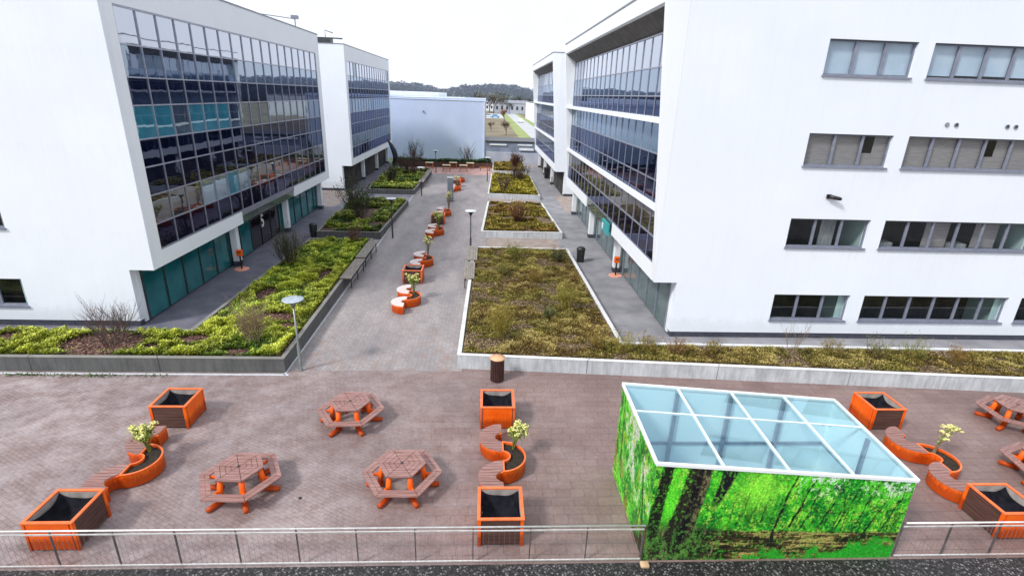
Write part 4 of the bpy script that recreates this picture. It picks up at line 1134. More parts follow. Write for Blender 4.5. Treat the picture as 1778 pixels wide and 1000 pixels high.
# ================================================================== STREET FURNITURE
# --- cube planters
def cube_planter(label, x, y, front_orange, group, loc_only=False):
    """1.1 m square, 0.8 m tall; two orange steel sides, two boarded sides between orange posts"""
    o = thing('cube_planter', label, 'planter', (x, y, 0), 0, group)
    S, Hh = 1.08, .8
    def side(axis, mat_or):
        for k in (0, 1):
            if mat_or:
                b = MB()
                if axis == 'y': b.box(0, S, k * (S - .03), k * (S - .03) + .03, .04, Hh - .03)
                else: b.box(k * (S - .03), k * (S - .03) + .03, .0, S, .04, Hh - .03)
                b.build('side_panel', 'orange', o, bevel=.004)
            else:
                b = MB(); nb = 6; hh = (Hh - .09) / nb
                for i in range(nb):
                    z = .05 + i * hh
                    if axis == 'y': b.box(.085, S - .085, (.012 if k == 0 else S - .045), (.045 if k == 0 else S - .012), z + .005, z + hh - .005)
                    else: b.box((.012 if k == 0 else S - .045), (.045 if k == 0 else S - .012), .085, S - .085, z + .005, z + hh - .005)
                b.build('board_panel', 'boards' if axis == 'y' else 'boards_y', o, bevel=.003)
                for q in (0, S - .08):
                    b2 = MB()
                    if axis == 'y': b2.box(q, q + .08, k * (S - .05) - .004, k * (S - .05) + .054, 0, Hh - .03)
                    else: b2.box(k * (S - .05) - .004, k * (S - .05) + .054, q, q + .08, 0, Hh - .03)
                    b2.build('corner_post', 'orange', o, bevel=.004)
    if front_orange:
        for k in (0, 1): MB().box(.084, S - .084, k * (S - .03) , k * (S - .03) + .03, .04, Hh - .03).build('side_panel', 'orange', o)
        side('x', False)
    else:
        for k in (0, 1): MB().box(k * (S - .03), k * (S - .03) + .03, .084, S - .084, .04, Hh - .03).build('side_panel', 'orange', o)
        side('y', False)
    rim = MB(); ring(rim, [(-.012, -.012), (S + .012, -.012), (S + .012, S + .012), (-.012, S + .012)], .075, Hh - .03, Hh)
    rim.build('rim', 'orange_edge', o)
    # sagging cloth liner hung from the corners, grey felt showing above its edges
    fe = MB(); ring(fe, [(.055, .055), (S - .055, .055), (S - .055, S - .055), (.055, S - .055)], .012, .2, Hh - .04); fe.build('felt_lining', 'liner_edge', o)
    n = 16; li = MB(); a0, a1 = .085, S - .085
    for j in range(n + 1):
        for i in range(n + 1):
            u, v = i / n, j / n; cu = abs(2 * u - 1); cv = abs(2 * v - 1)
            edge = max(cu, cv); corner = min(cu, cv)
            pin = 1 - .07 * (1 - corner ** 2) * edge ** 3
            zz = .32 + (.30 + .15 * corner ** 3) * edge ** 3 + .02 * math.sin(7 * u + 5 * v)
            cxx = (a0 + a1) / 2 + (u - .5) * (a1 - a0) * pin; cyy = (a0 + a1) / 2 + (v - .5) * (a1 - a0) * pin
            li.v.append((cxx, cyy, zz))
    for j in range(n):
        for i in range(n):
            k = j * (n + 1) + i; li.f.append((k, k + 1, k + n + 2, k + n + 1))
    li.build('liner', 'liner', o, True)
    return o
CG = 'orange cube planters on the plaza'; PG = 'cube planters down the middle of the path'
CPB = cube_planter('orange cube planter at the back left of the plaza, brown boards to the front', -10.12, 14.2, False, CG)
CPO = cube_planter('large orange cube planter behind the left railing, near the photo corner', -10.14, 9.56, True, CG)
again(CPO, (-.04, 14.2, 0), 0, 'orange faced cube planter between the slatted bin and the centre curved bench')
again(CPB, (-.06, 9.56, 0), 0, 'brown boarded cube planter right behind the centre of the railing')
again(CPB, (12.82, 14.15, 0), 0, 'orange and brown cube planter at the back right beside the glass roofed box')
again(CPO, (12.84, 9.6, 0), 0, 'orange cube planter behind the right end of the railing')
again(CPB, (-4.5, 27.7, 0), 0, 'nearest cube planter on the path, boarded front, flowers before it', PG)
again(CPB, (-4.35, 42.0, 0), 0, 'second cube planter along the path, between two curved bench sets', PG)
again(CPB, (-3.9, 60.5, 0), 0, 'farthest cube planter on the path, behind the grey totem', PG)

# --- serpentine bench + crescent planter sets
RO, RI = .66, .20
def half_ring(sgn, ro, ri, n=18):
    """outline (CCW) of a half ring bulging to sgn*x"""
    pts = [(sgn * ro * math.cos(t), ro * math.sin(t)) for t in np.linspace(-PI / 2, PI / 2, n)]
    pts += [(sgn * ri * math.cos(t), ri * math.sin(t)) for t in np.linspace(PI / 2, -PI / 2, max(6, n // 2))]
    return pts if sgn > 0 else pts[::-1]
def curved_bench(label, x, y, pale, group):
    o = thing('curved_bench', label, 'bench', (x, y, 0), 0, group)
    b = MB(); pl = half_ring(-1, RO - .02, RI + .015)
    b.prism(pl, .03, .40); b.build('base', 'orange', o)
    b = MB(); b.prism(half_ring(-1, RO, RI - .005), .40, .425); b.build('edge_band', 'orange_edge', o)
    pw = .118; yy = -RO
    s = MB()
    while yy < RO - .01:
        a, c = yy + .007, min(yy + pw - .007, RO - .004)
        def xo(q): return -math.sqrt(max(RO * RO - q * q, 0)) - .012
        def xi(q): return -math.sqrt(max(RI * RI - q * q, 0)) if abs(q) < RI else 0
        m = (a + c) / 2
        s.hexa([(xo(a), a, .426), (xi(a), a, .426), (xi(c), c, .426), (xo(c), c, .426), (xo(a), a, .455), (xi(a), a, .455), (xi(c), c, .455), (xo(c), c, .455)])
        yy += pw
    s.build('seat_slats', 'seat_board_glare' if pale else 'seat_board', o)
    return o
def crescent(label, x, y, group):
    o = thing('crescent_planter', label, 'planter', (x, y, 0), 0, group)
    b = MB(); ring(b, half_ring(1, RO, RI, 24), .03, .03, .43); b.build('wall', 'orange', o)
    b = MB(); ring(b, half_ring(1, RO + .008, RI - .008, 24), .045, .43, .45); b.build('rim', 'orange_edge', o)
    b = MB(); b.prism(half_ring(1, RO - .02, RI + .02, 24), .03, .37); b.build('soil', 'soil_black', o)
    return o
def flowers(label, x, y, h, nh, seed, spread, group, lean=(0, 0), dry=False):
    rnd = random.Random(seed)
    o = thing('flowering_plant', label, 'plant', (x, y, .36), 0, group)
    st = MB(); bl = MB(); lf = []
    for i in range(nh):
        a = rnd.uniform(0, 2 * PI); r = spread * math.sqrt(rnd.random())
        tip = Vector((math.cos(a) * r + lean[0], math.sin(a) * r + lean[1], h * rnd.uniform(.72, 1.05)))
        mid = Vector((tip.x * .35 + rnd.uniform(-.03, .03), tip.y * .35, tip.z * .55))
        st.tube([(rnd.uniform(-.04, .04), rnd.uniform(-.04, .04), 0), mid, tip], [.009, .007, .005], 4, False)
        for k in range(9):
            bl.blob((tip.x + rnd.gauss(0, .038), tip.y + rnd.gauss(0, .038), tip.z + rnd.gauss(0, .018)), rnd.uniform(.018, .036), 0, .35, .75)
        for k in range(30 if not dry else 6):
            q = mid.lerp(tip, rnd.uniform(.2, 1)); lf.append((q.x + rnd.gauss(0, .05), q.y + rnd.gauss(0, .05), q.z + rnd.gauss(0, .03)))
    st.build('stems', 'stem_green' if not dry else 'twig_tan', o); bl.build('blossoms', 'bloom', o, True)
    pos = np.array(lf); cc = np.array([(.20, .27, .04)]) * RNG.uniform(.5, 1.8, (len(pos), 1))
    v, c = leaves(pos, np.full(len(pos), .07), cc, 1.2, .6); q = tri_mesh('leaves', v, c, 'leaf', 4); q.parent = o
    return o
GB = 'curved slatted benches on the plaza'; GC = 'crescent planters on the plaza'; GP = 'pale topped curved benches on the path'; GQ = 'crescent planters on the path'; GF = 'flowering plants in the crescent planters'
first_b = first_c = first_p = None
for nm, cx, cy in (('left', -9.38, 12.2), ('centre', .60, 12.3), ('right', 13.28, 12.2)):
    w1 = {'left': 'in the left group', 'centre': 'in the centre group', 'right': 'in the group right of the glass box'}[nm]
    l1 = 'brown slatted bench by the rear cube planter ' + w1
    l2 = 'brown slatted bench nearest the railing ' + w1
    l3 = 'orange crescent planter of black soil ' + w1
    if first_b is None:
        first_b = curved_bench(l1, cx, cy + .865, False, GB); first_c = crescent(l3, cx, cy, GC)
    else:
        again(first_b, (cx, cy + .865, 0), 0, l1); again(first_c, (cx, cy, 0), 0, l3)
    again(first_b, (cx, cy - .865, 0), 0, l2)
flowers('bushy plant of cream blossoms in the left crescent planter', -9.25, 12.62, .72, 22, 1, .33, GF, (-.12, .1))
flowers('leafy plant of yellow green blossoms in the centre crescent planter', .93, 12.72, .72, 20, 2, .27, GF, (.12, .1))
flowers('straggly dry stemmed plant with pale blossoms in the right crescent planter', 13.55, 12.5, .85, 13, 3, .42, GF, (.35, .05), True)
TR = [(-3.82, 24.85, 'nearest the plaza'), (-3.80, 31.3, 'just behind the nearest path cube planter'), (-3.72, 38.95, 'third along the path'),
      (-3.60, 45.6, 'behind the second path cube planter'), (-3.35, 58.4, 'beyond the grey totem'), (-3.15, 64.6, 'farthest along the path')]
for i, (cx, cy, wd) in enumerate(TR):
    l1 = 'pale topped curved bench, rear in the set ' + wd; l2 = 'pale topped curved bench, front in the set ' + wd
    l3 = 'orange crescent planter of the set ' + wd
    if i == 0: first_p = curved_bench(l1, cx, cy + .865, True, GP)
    else: again(first_p, (cx, cy + .865, 0), 0, l1)
    again(first_p, (cx, cy - .865, 0), 0, l2); again(first_c, (cx, cy, 0), 0, l3, GQ)
flowers('pale flowering plant in the crescent planter nearest the plaza on the path', -3.55, 25.25, .95, 16, 4, .36, GF, (-.1, .2))
flowers('tall dry flowering plant behind the nearest path cube planter', -3.5, 31.7, 1.25, 20, 5, .28, GF, (0, .1), True)
flowers('green and cream plant in front of the second path cube planter', -3.5, 39.5, 1.1, 24, 6, .38, GF, (-.1, .2))
flowers('tall tan plant behind the second path cube planter', -3.2, 46.3, 1.5, 20, 7, .32, GF, (0, .2), True)
flowers('small tan plant in the crescent planter by the totem', -3.1, 58.9, 1.1, 16, 8, .32, GF, (0, .2), True)

# --- hexagonal picnic tables
def hexp(r, k, rot=0): return (r * math.cos(k * PI / 3 + rot), r * math.sin(k * PI / 3 + rot))
def hex_ring(mb, r0, r1, z0, z1, gap=.008):
    for k in range(6):
        a0, a1 = hexp(r0, k), hexp(r0, k + 1); b0, b1 = hexp(r1, k), hexp(r1, k + 1)
        c = [Vector(b0), Vector(b1), Vector(a1), Vector(a0)]
        e = (Vector(b1) - Vector(b0)).normalized() * gap
        c = [c[0] + e, c[1] - e, c[2] - e * (1 if r0 > .02 else 0), c[3] + e * (1 if r0 > .02 else 0)]
        mb.hexa([(p.x, p.y, z0) for p in c] + [(p.x, p.y, z1) for p in c])
def picnic(label, x, y, rz):
    o = thing('hexagonal_table', label, 'picnic table', (x, y, 0), rz, 'hexagonal picnic tables on the plaza')
    t = MB()
    for r0, r1 in ((.035, .20), (.212, .345), (.357, .49), (.502, .64)): hex_ring(t, r0, r1, .72, .755)
    t.build('tabletop', 'seat_board', o)
    MB().lathe([(.03, .70), (.045, .758)], 0, 0, 10).build('parasol_hole', 'black', o)
    MB().prism([hexp(.60, k) for k in range(6)], .685, .719).build('tabletop_frame', 'boards', o)
    s = MB()
    for r0, r1 in ((.80, .925), (.937, 1.07)): hex_ring(s, r0, r1, .435, .468)
    s.build('seat', 'seat_board', o)
    for k in range(6):
        s = Vector((*hexp(1, k), 0)).normalized()
        p = lambda r, z: (s.x * r, s.y * r, z)
        leg = MB().tube([p(.52, .685), p(.57, .40), p(.61, .07)], [.072, .074, .078], 10)
        leg.tube([p(.50, .07), p(.80, .068), p(.97, .07)], [.072, .075, .066], 10).tube([p(.53, .39), p(.98, .39)], .045, 8)
        leg.build('leg', 'orange', o, True)
    return o
T1 = picnic('hexagonal table with worn pinkish boards, nearest the left group, just skewed', -6.28, 11.5, -.03)
again(T1, (-2.10, 11.62, 0), .0, 'hexagonal table with orange legs nearest the centre cube planters')
again(T1, (-4.18, 14.62, 0), .04, 'farthest hexagonal table standing alone behind the other two')
again(T1, (18.15, 14.55, 0), .45, 'hexagonal table at the right photo edge, the rear one')
again(T1, (16.45, 11.85, 0), .35, 'hexagonal table at the right photo edge, the front one')

# --- lamps
def lamp(label, x, y, light, h=2.9, group='disc topped path lamps'):
    o = thing('street_lamp', label, 'lamp', (x, y, 0), 0, group)
    m = 'lamp_light' if light else 'lamp_dark'
    MB().lathe([(.085, 0), (.085, .02), (.06, .05), (.06, 1.05), (.04, 1.09), (.036, h - .35)], 0, 0, 14).build('pole', m, o, True)
    MB().lathe([(.04, h - .35), (.07, h - .28), (.10, h - .22), (.22, h - .06)], 0, 0, 20).build('neck', m, o, True)
    MB().lathe([(.20, h - .07), (.37, h - .035), (.38, h - .01), (.36, h), (.02, h - .01)], 0, 0, 28).build('lamp_disc', 'lamp_disc_grey' if light else 'lamp_disc', o, True)
    return o
M['lamp_disc_grey'] = mat_noise('grey lamp disc', (.30, .36, .42), (.46, .52, .58), 7, .4, 0, 0)
lamp('grey steel lamp at the front corner of the long left bed', -6.85, 17.9, True)
LM = lamp('dark disc topped lamp standing right of the path beside the kerb bench', -.92, 33.95, False)
again(LM, (-6.69, 37.6, 0), 0, 'dark lamp left of the path by the middle left bed')
again(LM, (-6.57, 54.7, 0), 0, 'dark lamp left of the path by the far left bed')
again(LM, (-6.64, 71.9, 0), 0, 'dark lamp at the left end of the pink terrace')
again(LM, (.23, 65.5, 0), 0, 'dark lamp at the right edge of the path near the terrace')

# --- kerb benches
def kerb_bench(label, x0, x1, ya, yb, legs_side):
    o = thing('kerb_bench', label, 'bench', (0, 0, 0), 0, 'wooden benches on the bed kerbs')
    s = MB(); n = 5; w_ = (x1 - x0) / n
    for i in range(n): s.box(x0 + i * w_ + .006, x0 + (i + 1) * w_ - .006, ya, yb, .645, .69)
    s.build('seat', 'wood_grey', o)
    k = 3
    for i in range(k):
        l = MB()
        yy = ya + .3 + (yb - ya - .6) * i / (k - 1)
        l.box(x0 + .03, x1 - .03, yy - .03, yy + .03, .603, .645)
        xx = x1 - .08 if legs_side > 0 else x0 + .08
        l.box(xx - .025, xx + .025, yy - .025, yy + .025, 0, .603)
        l.build('bracket', 'metal_dark', o)
kerb_bench('weathered wooden bench on the left kerb, nearer the plaza', -7.62, -7.02, 26.6, 30.1, 1)
kerb_bench('weathered wooden bench on the left kerb, farther end of the long bed', -7.68, -7.08, 30.4, 34.2, 1)
kerb_bench('weathered wooden bench on the right kerb, nearer the plaza', -1.12, -.52, 26.9, 29.9, -1)
kerb_bench('weathered wooden bench on the right kerb beside the dark lamp', -1.02, -.42, 30.3, 33.4, -1)
kerb_bench('long wooden bench along the kerb of the far left bed', -7.5, -6.9, 59.5, 69.5, 1)

# --- bins
o = thing('litter_bin', 'round dark brown slatted bin with tan lid at the right kerb', 'bin', (.55, 17.28, 0))
s = MB()
for k in range(22):
    a = 2 * PI * k / 22; c_, s_ = math.cos(a), math.sin(a); r = .235; w_ = .026
    px, py = -s_, c_
    s.hexa([(c_ * r + px * w_ * q + c_ * d, s_ * r + py * w_ * q + s_ * d, z) for z in (.04, .90) for q, d in ((-1, 0), (-1, .022), (1, .022), (1, 0))])
s.build('slats', 'bin_brown', o)
MB().lathe([(.20, 0), (.225, .05), (.225, .88)], 0, 0, 20).build('body', 'black', o)
MB().lathe([(.26, .90), (.285, .92), (.285, .95), (.05, .975)], 0, 0, 24).build('lid', 'bin_top', o, True)
def small_bin(label, x, y):
    o = thing('litter_bin', label, 'bin', (x, y, 0), 0, 'dark bins on the walkways')
    MB().lathe([(.20, 0), (.24, .06), (.27, .80), (.27, .82)], 0, 0, 18).build('body', 'bin_dark', o, True)
    MB().lathe([(.29, .82), (.29, .88), (.2, .98), (.18, .99)], 0, 0, 18).build('lid', 'bin_dark', o, True)
    return o
B1 = small_bin('dark bin on the right walkway at the corner of the large right bed', 6.25, 32.5)
again(B1, (-12.3, 37.5, 0), 0, 'dark bin on the left walkway at the corner of the middle left bed')
o = thing('waste_container', 'black wheeled container under the overhang of the far right building', 'bin', (8.1, 69.5, 0))
MB().hexa([(-.35, -.45, .1), (.35, -.45, .1), (.35, .45, .1), (-.35, .45, .1), (-.45, -.55, 1.25), (.45, -.55, 1.25), (.45, .55, 1.25), (-.45, .55, 1.25)]).build('body', 'black', o, bevel=.03)
MB().hexa([(-.47, -.58, 1.25), (.47, -.58, 1.25), (.47, .58, 1.25), (-.47, .58, 1.25), (-.4, -.5, 1.36), (.4, -.5, 1.36), (.4, .5, 1.36), (-.4, .5, 1.36)]).build('lid', 'black', o)
for a in (-.3, .3):
    for b in (-.4, .4): MB().tube([(a - .04, b, .1), (a + .04, b, .1)], .1, 10).build('wheel', 'tyre', o)
o = thing('walkway_post', 'thin dark brown post on the far right walkway', 'post', (8.05, 63.9, 0))
MB().lathe([(.05, 0), (.05, .95), (.03, 1.0)], 0, 0, 10).build('shaft', 'timber_dark', o)
MB().lathe([(.09, 0), (.09, .02)], 0, 0, 12).build('foot', 'timber_dark', o)

# --- ashtray stands
def stand(label, x, y):
    o = thing('smoking_stand', label, 'ashtray stand', (x, y, 0), 0, 'orange headed stands on salmon discs')
    MB().lathe([(.40, 0), (.40, .03), (.36, .045)], 0, 0, 26).build('base', 'salmon', o)
    MB().lathe([(.05, .045), (.05, .3), (.085, .42), (.05, .55), (.055, .82)], 0, 0, 12).build('pole', 'black', o, True)
    MB().box(-.15, .15, -.11, .11, .82, 1.18).build('head', 'orange', o, bevel=.02)
    MB().box(-.10, .10, -.115, -.11, 1.02, 1.08).build('slot', 'black', o)
    return o
S1 = stand('orange headed stand on a salmon disc outside the teal ground floor', -14.1, 29.8)
again(S1, (7.95, 29.8, 0), 0, 'orange headed stand on a salmon disc outside the right building entrance')

# --- totem, sculpture, far tables
o = thing('totem_sign', 'tall grey totem standing in the middle of the path', 'sign', (-3.42, 52.1, 0))
MB().box(-.29, .29, -.09, .09, .0, 2.28).build('panel', 'totem', o, bevel=.01)
MB().box(-.30, .30, -.10, .10, 2.28, 2.36).build('cap', 'white_frame', o)
MB().box(-.36, .36, -.16, .16, 0, .05).build('base', 'metal_dark', o)
o = thing('curved_sculpture', 'dark curved sculpture arching beside the far left building', 'sculpture', (0, 71, 0))
pts = [(-12.75, 0, 4.2), (-12.35, 0, 3.6), (-12.0, 0, 2.9), (-11.8, 0, 2.2), (-11.85, 0, 1.5), (-12.15, 0, .8), (-12.5, 0, .0)]
MB().tube(pts, [.06, .22, .32, .34, .30, .28, .30], 10).build('arch', 'sculpture', o, True)
MB().box(-12.9, -12.1, -.4, .4, 0, .12).build('plinth', 'far_wall', o)
def far_table(label, x, y):
    o = thing('terrace_table', label, 'table', (x, y, 0), 0, 'pale topped tables on the terrace')
    MB().box(-.55, .55, -.4, .4, .80, .86).build('tabletop', 'table_top_far', o, bevel=.01)
    for a in (-1, 1):
        for b in (-1, 1):
            MB().tube([(a * .42, b * .28, .80), (a * .50, b * .36, 0)], .045, 6).build('leg', 'table_leg_far', o)
    MB().box(-.42, .42, -.02, .02, .3, .38).build('stretcher', 'table_leg_far', o)
    return o
F1 = far_table('pale topped terrace table with orange legs, front left one', -5.35, 73.6)
for x, y, lab in ((-3.05, 73.9, 'pale topped terrace table with orange legs, front right one'), (-7.9, 75.9, 'pale topped terrace table beside the far left bed end'),
                  (-4.6, 76.6, 'pale topped terrace table, middle one of the back row'), (-2.2, 76.7, 'pale topped terrace table, right one of the back row')):
    again(F1, (x, y, 0), 0, lab)
o = thing('terrace_bench', 'low reddish bench at the right end of the pink terrace', 'bench', (-.1, 75.2, 0))
MB().box(-.8, .8, -.2, .2, .4, .46).build('seat', 'table_leg_far', o); 
for a in (-.65, .65): MB().box(a - .05, a + .05, -.18, .18, 0, .4).build('leg', 'timber_dark', o)

# --- railings
def railing(label, x0, x1):
    o = thing('metal_railing', label, 'railing', (0, 0, 0), 0, 'railings along the plaza edge')
    y = 9.08; n = round((x1 - x0) / 1.27); w_ = (x1 - x0) / n
    MB().tube([(x0, y - .03, 1.08), (x1, y - .03, 1.08)], .022, 8).build('handrail', 'rail', o, True)
    MB().box(x0, x1, y - .012, y + .012, .93, .96).build('top_rail', 'rail', o)
    MB().box(x0, x1, y - .015, y + .015, .06, .09).build('bottom_rail', 'rail', o)
    for i in range(n + 1):
        xx = x0 + i * w_
        MB().box(xx - .012, xx + .012, y + .014, y + .05, .03, 1.05).build('post', 'rail_dark', o)
    for i in range(n):
        b = MB(); k = 11
        for j in range(1, k): 
            xx = x0 + i * w_ + j * w_ / k
            b.box(xx - .002, xx + .002, y - .002, y + .002, .09, .93)
        b.build('bar_infill', 'rail_bar', o)
railing('thin metal railing running left of the forest print box', -16.85, 3.70)
railing('thin metal railing running right of the forest print box', 9.80, 20.6)
MB_ = MB().box(3.66, 3.86, 8.84, 9.0, .03, .12).build('tan_stone', 'stone_tan', bevel=.03)
tag(MB_, 'small tan stone at the foot of the forest print box corner', 'stone')

# --- glass roofed box with forest print
BX0, BX1, BY0, BY1 = 3.76, 9.74, 9.10, 12.15
def roof_z(x, y): return 2.74 + (2.26 - 2.74) * (x - BX0) / (BX1 - BX0) + .045 * (y - BY0)
o = thing('skylight_box', 'glass roofed box wrapped in a bright green forest print', 'entrance box')
def paint(W, Hh, kind):
    rng = np.random.default_rng(5 if kind == 'front' else 6)
    u = np.linspace(0, 1, W)[None, :].repeat(Hh, 0); v = np.linspace(0, 1, Hh)[:, None].repeat(W, 1)
    ax = 2.3 if kind == 'front' else 1.0
    n1 = vnoise(W, Hh, 5 * ax, 5, rng, 6, .72); n2 = vnoise(W, Hh, 26 * ax, 18, rng, 4, .8); n3 = vnoise(W, Hh, 12 * ax, 4, rng, 5, .7); n4 = vnoise(W, Hh, 4 * ax, 30, rng, 4, .7)
    def sm(a, lo, hi): return np.clip((a - lo) / (hi - lo), 0, 1)
    def mix(c, col, f): return c * (1 - f[..., None]) + np.array(col) * f[..., None]
    c = np.zeros((Hh, W, 3)) + np.array((.012, .30, .020))
    c = mix(c, (.09, .62, .025), sm(n1, .46, .60)); c = mix(c, (.004, .10, .012), sm(n2, .55, .64) * .85)
    n5 = vnoise(W, Hh, 9 * ax, 7, rng, 6, .8); n6 = vnoise(W, Hh, 45 * ax, 36, rng, 3, .8)
    c = mix(c, (.003, .055, .010), sm(n5, .51, .60) * .62 * (.5 + .5 * sm(n1, .6, .45)))
    c = mix(c, (.40, .82, .08), sm(n2 + n1 * .4, .76, .86) * .8); c = mix(c, (.14, .70, .04), sm(n6, .60, .68) * .7)
    c = mix(c, (.002, .03, .006), sm(n6, .38, .32) * .6)
    def trunk(c, u0, u1, v0, v1, w0, w1, col=(.006, .008, .007), rough=.02, f=1.0):
        """from (u0,v0) low to (u1,v1) high"""
        t = np.clip((v - v0) / (v1 - v0), 0, 1); cx = u0 + (u1 - u0) * t + (n3 - .5) * rough * .6 + rough * .12 * np.sin(v * 6 + u0 * 40)
        wd = w0 + (w1 - w0) * t
        m = sm(wd - np.abs(u - cx) + (n6 - .5) * .02 * (wd > .01), 0, .004 if kind == 'front' else .006) * sm(v, v0, v0 + .12) * (v <= v1) * f * (1 - .45 * sm(n6, .56, .66))
        return mix(c, col, m)
    if kind == 'front':
        c = mix(c, (.26, .82, .05), np.exp(-(((u - .40) / .07) ** 2 + ((v - .80) / .22) ** 2)) * .85)
        c = mix(c, (.12, .75, .03), np.exp(-(((u - .075) / .035) ** 2 + ((v - .62) / .35) ** 2)) * .9)
        # woodland floor
        fl = sm(.36 + .05 * (n3 - .5) - v, 0, .03) * (u > .0)
        g = np.zeros_like(c) + np.array((.07, .055, .02)); g = mix(g, (.40, .32, .10), sm(n4 * .6 + n6 * .4, .54, .60)); g = mix(g, (.008, .010, .005), sm(n4 * .7 + n5 * .3, .50, .44) * .95); g = mix(g, (.10, .30, .03), sm(n6, .57, .63) * .6)
        g = mix(g, (.02, .34, .02), sm(n1 + (u - .5) * .45 - (v - .12) * 1.6, .50, .62))
        c = c * (1 - fl[..., None]) + g * fl[..., None]
        # far thin stems
        for k in range(110):
            uu = .31 + .69 * rng.random(); vv = .27 + .18 * rng.random()
            c = trunk(c, uu - .012, uu + .012 * rng.random() + .006, vv, .62 + .38 * rng.random(), .0022 + .0036 * rng.random() ** 2, .0015, (.006, .022, .008), .045, .92)
        for uu, w_, vb in ((.505, .009, .12), (.57, .008, .24), (.615, .006, .3), (.70, .006, .32), (.76, .005, .3), (.83, .006, .26), (.885, .006, .22), (.945, .006, .3)):
            c = trunk(c, uu - .03, uu + .035, vb, 1.0, w_, w_ * .6, (.008, .012, .008), .045)
        # big trunks at the left
        base = sm(n2 + .25 * n1 - .5 * (np.maximum(0, v - .32)) * 3 - np.maximum(0, u - .20 - .12 * v) * 6 + .22, .45, .62) * (u < .34)
        c = mix(c, (.010, .016, .008), base * sm(.48 - v, 0, .15) * .9)
        c = mix(c, (.10, .28, .04), base * sm(n2, .53, .60) * sm(.42 - v, 0, .12) * .8)
        c = mix(c, (.20, .20, .10), sm(n3, .56, .62) * sm(.4 - v, 0, .1) * (u < .27) * .7)
        c = trunk(c, .015, .05, .20, 1.0, .026, .022, (.010, .009, .008), .02)
        c = trunk(c, .110, .172, .16, 1.0, .060, .044, (.020, .017, .012), .03)
        c = mix(c, (.16, .13, .075), sm(n3 * .4 + n6 * .6, .50, .58) * (np.abs(u - (.135 + .05 * v)) < .03) * .8)
        c = trunk(c, .125, .172, .10, 1.0, .018, .014, (.006, .005, .008), .03)
        c = mix(c, (.05, .20, .03), sm(n6, .54, .62) * sm(.55 - v, 0, .3) * (u < .22) * .8)
        c = trunk(c, .235, .280, .55, 1.0, .016, .032, (.010, .007, .014), .02)
        c = mix(c, (.7, .85, .75), sm(n2 + n1 * .5, .83, .87) * sm(v, .72, .95) * .8 * (u > .55))
    else:
        c = mix(c, (.55, .60, .50), sm(n1 + n2 * .5 - np.abs(u - .45) * .4, .74, .84) * sm(v, .25, .5) * .9)
        c = mix(c, (.45, .55, .03), sm(n3, .60, .68) * .5)
        c = trunk(c, .80, .88, .25, 1.0, .020, .012, (.02, .018, .012), .05); c = trunk(c, .93, .96, .2, 1.0, .014, .010, (.03, .03, .02), .04)
        c = trunk(c, .05, .30, 0, .95, .020, .012, (.015, .03, .012), .08); c = trunk(c, .62, .40, .1, .9, .010, .006, (.02, .05, .02), .10)
        c = trunk(c, .20, .22, .1, 1., .010, .006, (.02, .05, .02), .10)
        c = mix(c, (.012, .016, .008), sm(.34 - v - (u - 0) * .9 + (n2 - .5) * .4, 0, .1) * .9)
        c = mix(c, (.16, .05, .03), sm(n3, .58, .64) * sm(.5 - v, 0, .2) * .6)
    c *= (.78 + .50 * vnoise(W, Hh, 60 * ax, 40, rng, 2, .8))[..., None]
    return np.clip(c, 0, .9)
def mural(name, kind, W, Hh, fn):
    cols = paint(W, Hh, kind)
    u = np.linspace(0, 1, W); v = np.linspace(0, 1, Hh); U, V = np.meshgrid(u, v)
    pts = fn(U.ravel(), V.ravel())
    idx = np.arange(W * Hh).reshape(Hh, W)
    f = np.stack([idx[:-1, :-1], idx[:-1, 1:], idx[1:, 1:], idx[1:, :-1]], -1).reshape(-1, 4)
    me = bpy.data.meshes.new(name)
    me.vertices.add(W * Hh); me.vertices.foreach_set('co', pts.astype(np.float32).ravel())
    me.loops.add(f.size); me.loops.foreach_set('vertex_index', f.astype(np.int32).ravel())
    me.polygons.add(len(f)); me.polygons.foreach_set('loop_start', np.arange(0, f.size, 4, dtype=np.int32)); me.polygons.foreach_set('loop_total', np.full(len(f), 4, dtype=np.int32))
    me.update(calc_edges=True); me.materials.append(M['mural']); set_col(me, cols.reshape(-1, 3))
    q = bpy.data.objects.new(name, me); COL.objects.link(q); q.parent = o
    return q
def front_pts(U, V):
    x = BX0 + (BX1 - BX0) * U; return np.stack([x, np.full_like(x, BY0), .0 + (roof_z(x, BY0) - .06) * V], 1)
def side_pts(U, V):
    y = BY0 + (BY1 - BY0) * U; return np.stack([np.full_like(y, BX0), y, (roof_z(BX0, y) - .06) * V], 1)
mural('front_print', 'front', 620, 260, front_pts)['label'] = 'bright green forest print with dark trunks facing the camera'
mural('side_print', 'side', 260, 230, side_pts)['label'] = 'bright green leafy print on the left side'
def wallq(mb, a, b, inset):
    """inner wall sheets with sloping top"""
    za, zb = roof_z(*a) - .07, roof_z(*b) - .07
    mb.quad((*a, 0.02), (*b, 0.02), (*b, zb), (*a, za))
il = MB(); e = .05
P0, P1, P2, P3 = (BX0 + e, BY0 + e), (BX1 - e, BY0 + e), (BX1 - e, BY1 - e), (BX0 + e, BY1 - e)
for a, b in ((P0, P1), (P1, P2), (P2, P3), (P3, P0)): wallq(il, a, b, 0)
il.build('inner_lining', 'box_inner', o)
ol = MB()
wallq(ol, (BX1, BY0 + .001), (BX1, BY1), 0); wallq(ol, (BX1, BY1), (BX0 + .001, BY1), 0)
ol.build('rear_panels', 'white_frame', o)
MB().box(BX0 + .06, BX1 - .06, BY0 + .06, BY1 - .06, .0, .05).build('floor', 'box_floor', o)
MB().box(BX0 + .06, BX1 - .06, BY0 + .06, BY0 + .9, .05, .85).box(BX0 + 2.8, BX1 - 1.2, BY0 + .9, BY0 + 1.35, .05, .45).build('inner_ledge', 'far_pale', o)
ip = MB()
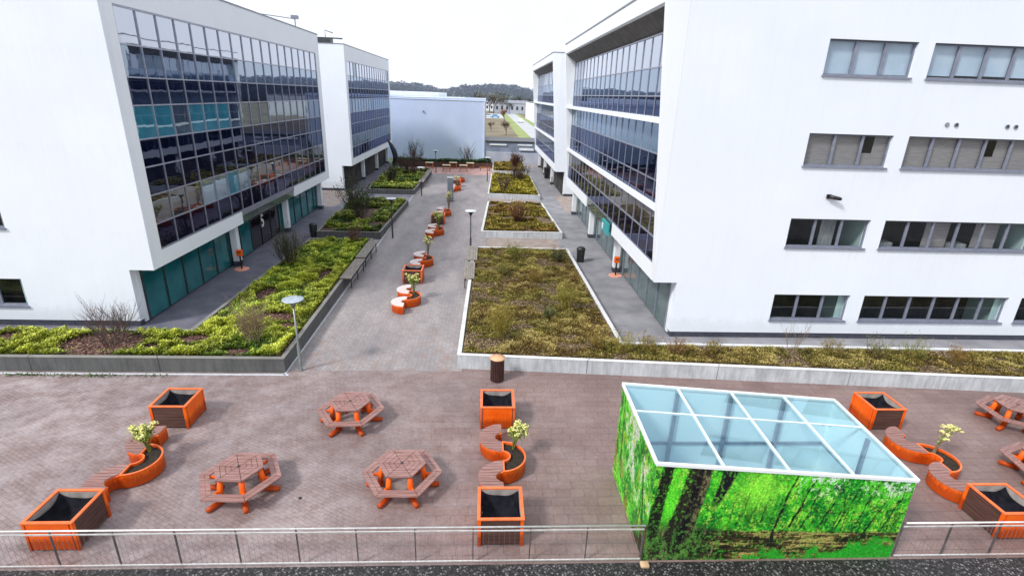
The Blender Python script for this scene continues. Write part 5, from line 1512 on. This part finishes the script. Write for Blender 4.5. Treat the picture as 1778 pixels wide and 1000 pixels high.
for x in (5.25, 6.75, 8.25):
    ip.box(x - .05, x + .05, BY1 - .14, BY1 - .06, .05, roof_z(x, BY1) - .08)
ip.box(BX0 + .06, BX1 - .06, BY1 - .10, BY1 - .055, 1.0, 1.08).box(BX1 - .10, BX1 - .055, BY0 + .1, BY1 - .15, 1.0, 1.06)
ip.box(BX1 - .12, BX1 - .055, 10.55, 10.65, .05, roof_z(BX1, 10.6) - .08)
ip.build('inner_posts', 'mullion', o)
# roof frame and panes
def bar(mb, a, b, w_, h0, h1):
    A, B = Vector(a), Vector(b); d = (B - A).normalized(); nn = Vector((-d.y, d.x)) * w_ / 2
    p = [A - nn, B - nn, B + nn, A + nn]
    mb.hexa([(q.x, q.y, roof_z(q.x, q.y) + h0) for q in p] + [(q.x, q.y, roof_z(q.x, q.y) + h1) for q in p])
fr = MB(); E = .05
bar(fr, (BX0 - .02, BY0), (BX1 + .02, BY0), .06, -.055, .016); bar(fr, (BX0 - .02, BY1), (BX1 + .02, BY1), .075, -.06, .025)
bar(fr, (BX0, BY0 + .03), (BX0, BY1 - .03), .065, -.055, .015); bar(fr, (BX1, BY0 + .03), (BX1, BY1 - .03), .065, -.055, .015)
fr.build('roof_frame', 'white_frame', o)
gl = MB(); ym = 10.95
for k in range(1, 4):
    x = BX0 + (BX1 - BX0) * k / 4; bar(gl, (x, BY0 + .04), (x, BY1 - .04), .062, -.04, .020)
for k in range(4):
    xa = BX0 + (BX1 - BX0) * k / 4 + .034; xb = BX0 + (BX1 - BX0) * (k + 1) / 4 - .034
    bar(gl, (xa, ym), (xb, ym), .036, -.03, .017)
gl.build('glazing_bar', 'white_frame', o)
for k in range(4):
    for a, b in ((BY0 + .045, ym - .023), (ym + .023, BY1 - .045)):
        xa = BX0 + (BX1 - BX0) * k / 4 + .030; xb = BX0 + (BX1 - BX0) * (k + 1) / 4 - .030
        p = MB(); q = [(xa, a), (xb, a), (xb, b), (xa, b)]
        p.v = [(x, y, roof_z(x, y) + .01) for x, y in q]; p.f = [(0, 1, 2, 3)]; p.build('roof_pane', 'pane_roof', o)
gt = MB(); bar(gt, (BX1 + .06, BY0 + .02), (BX1 + .06, BY1 - .02), .05, -.05, -.01); gt.build('gutter', 'white_frame', o)
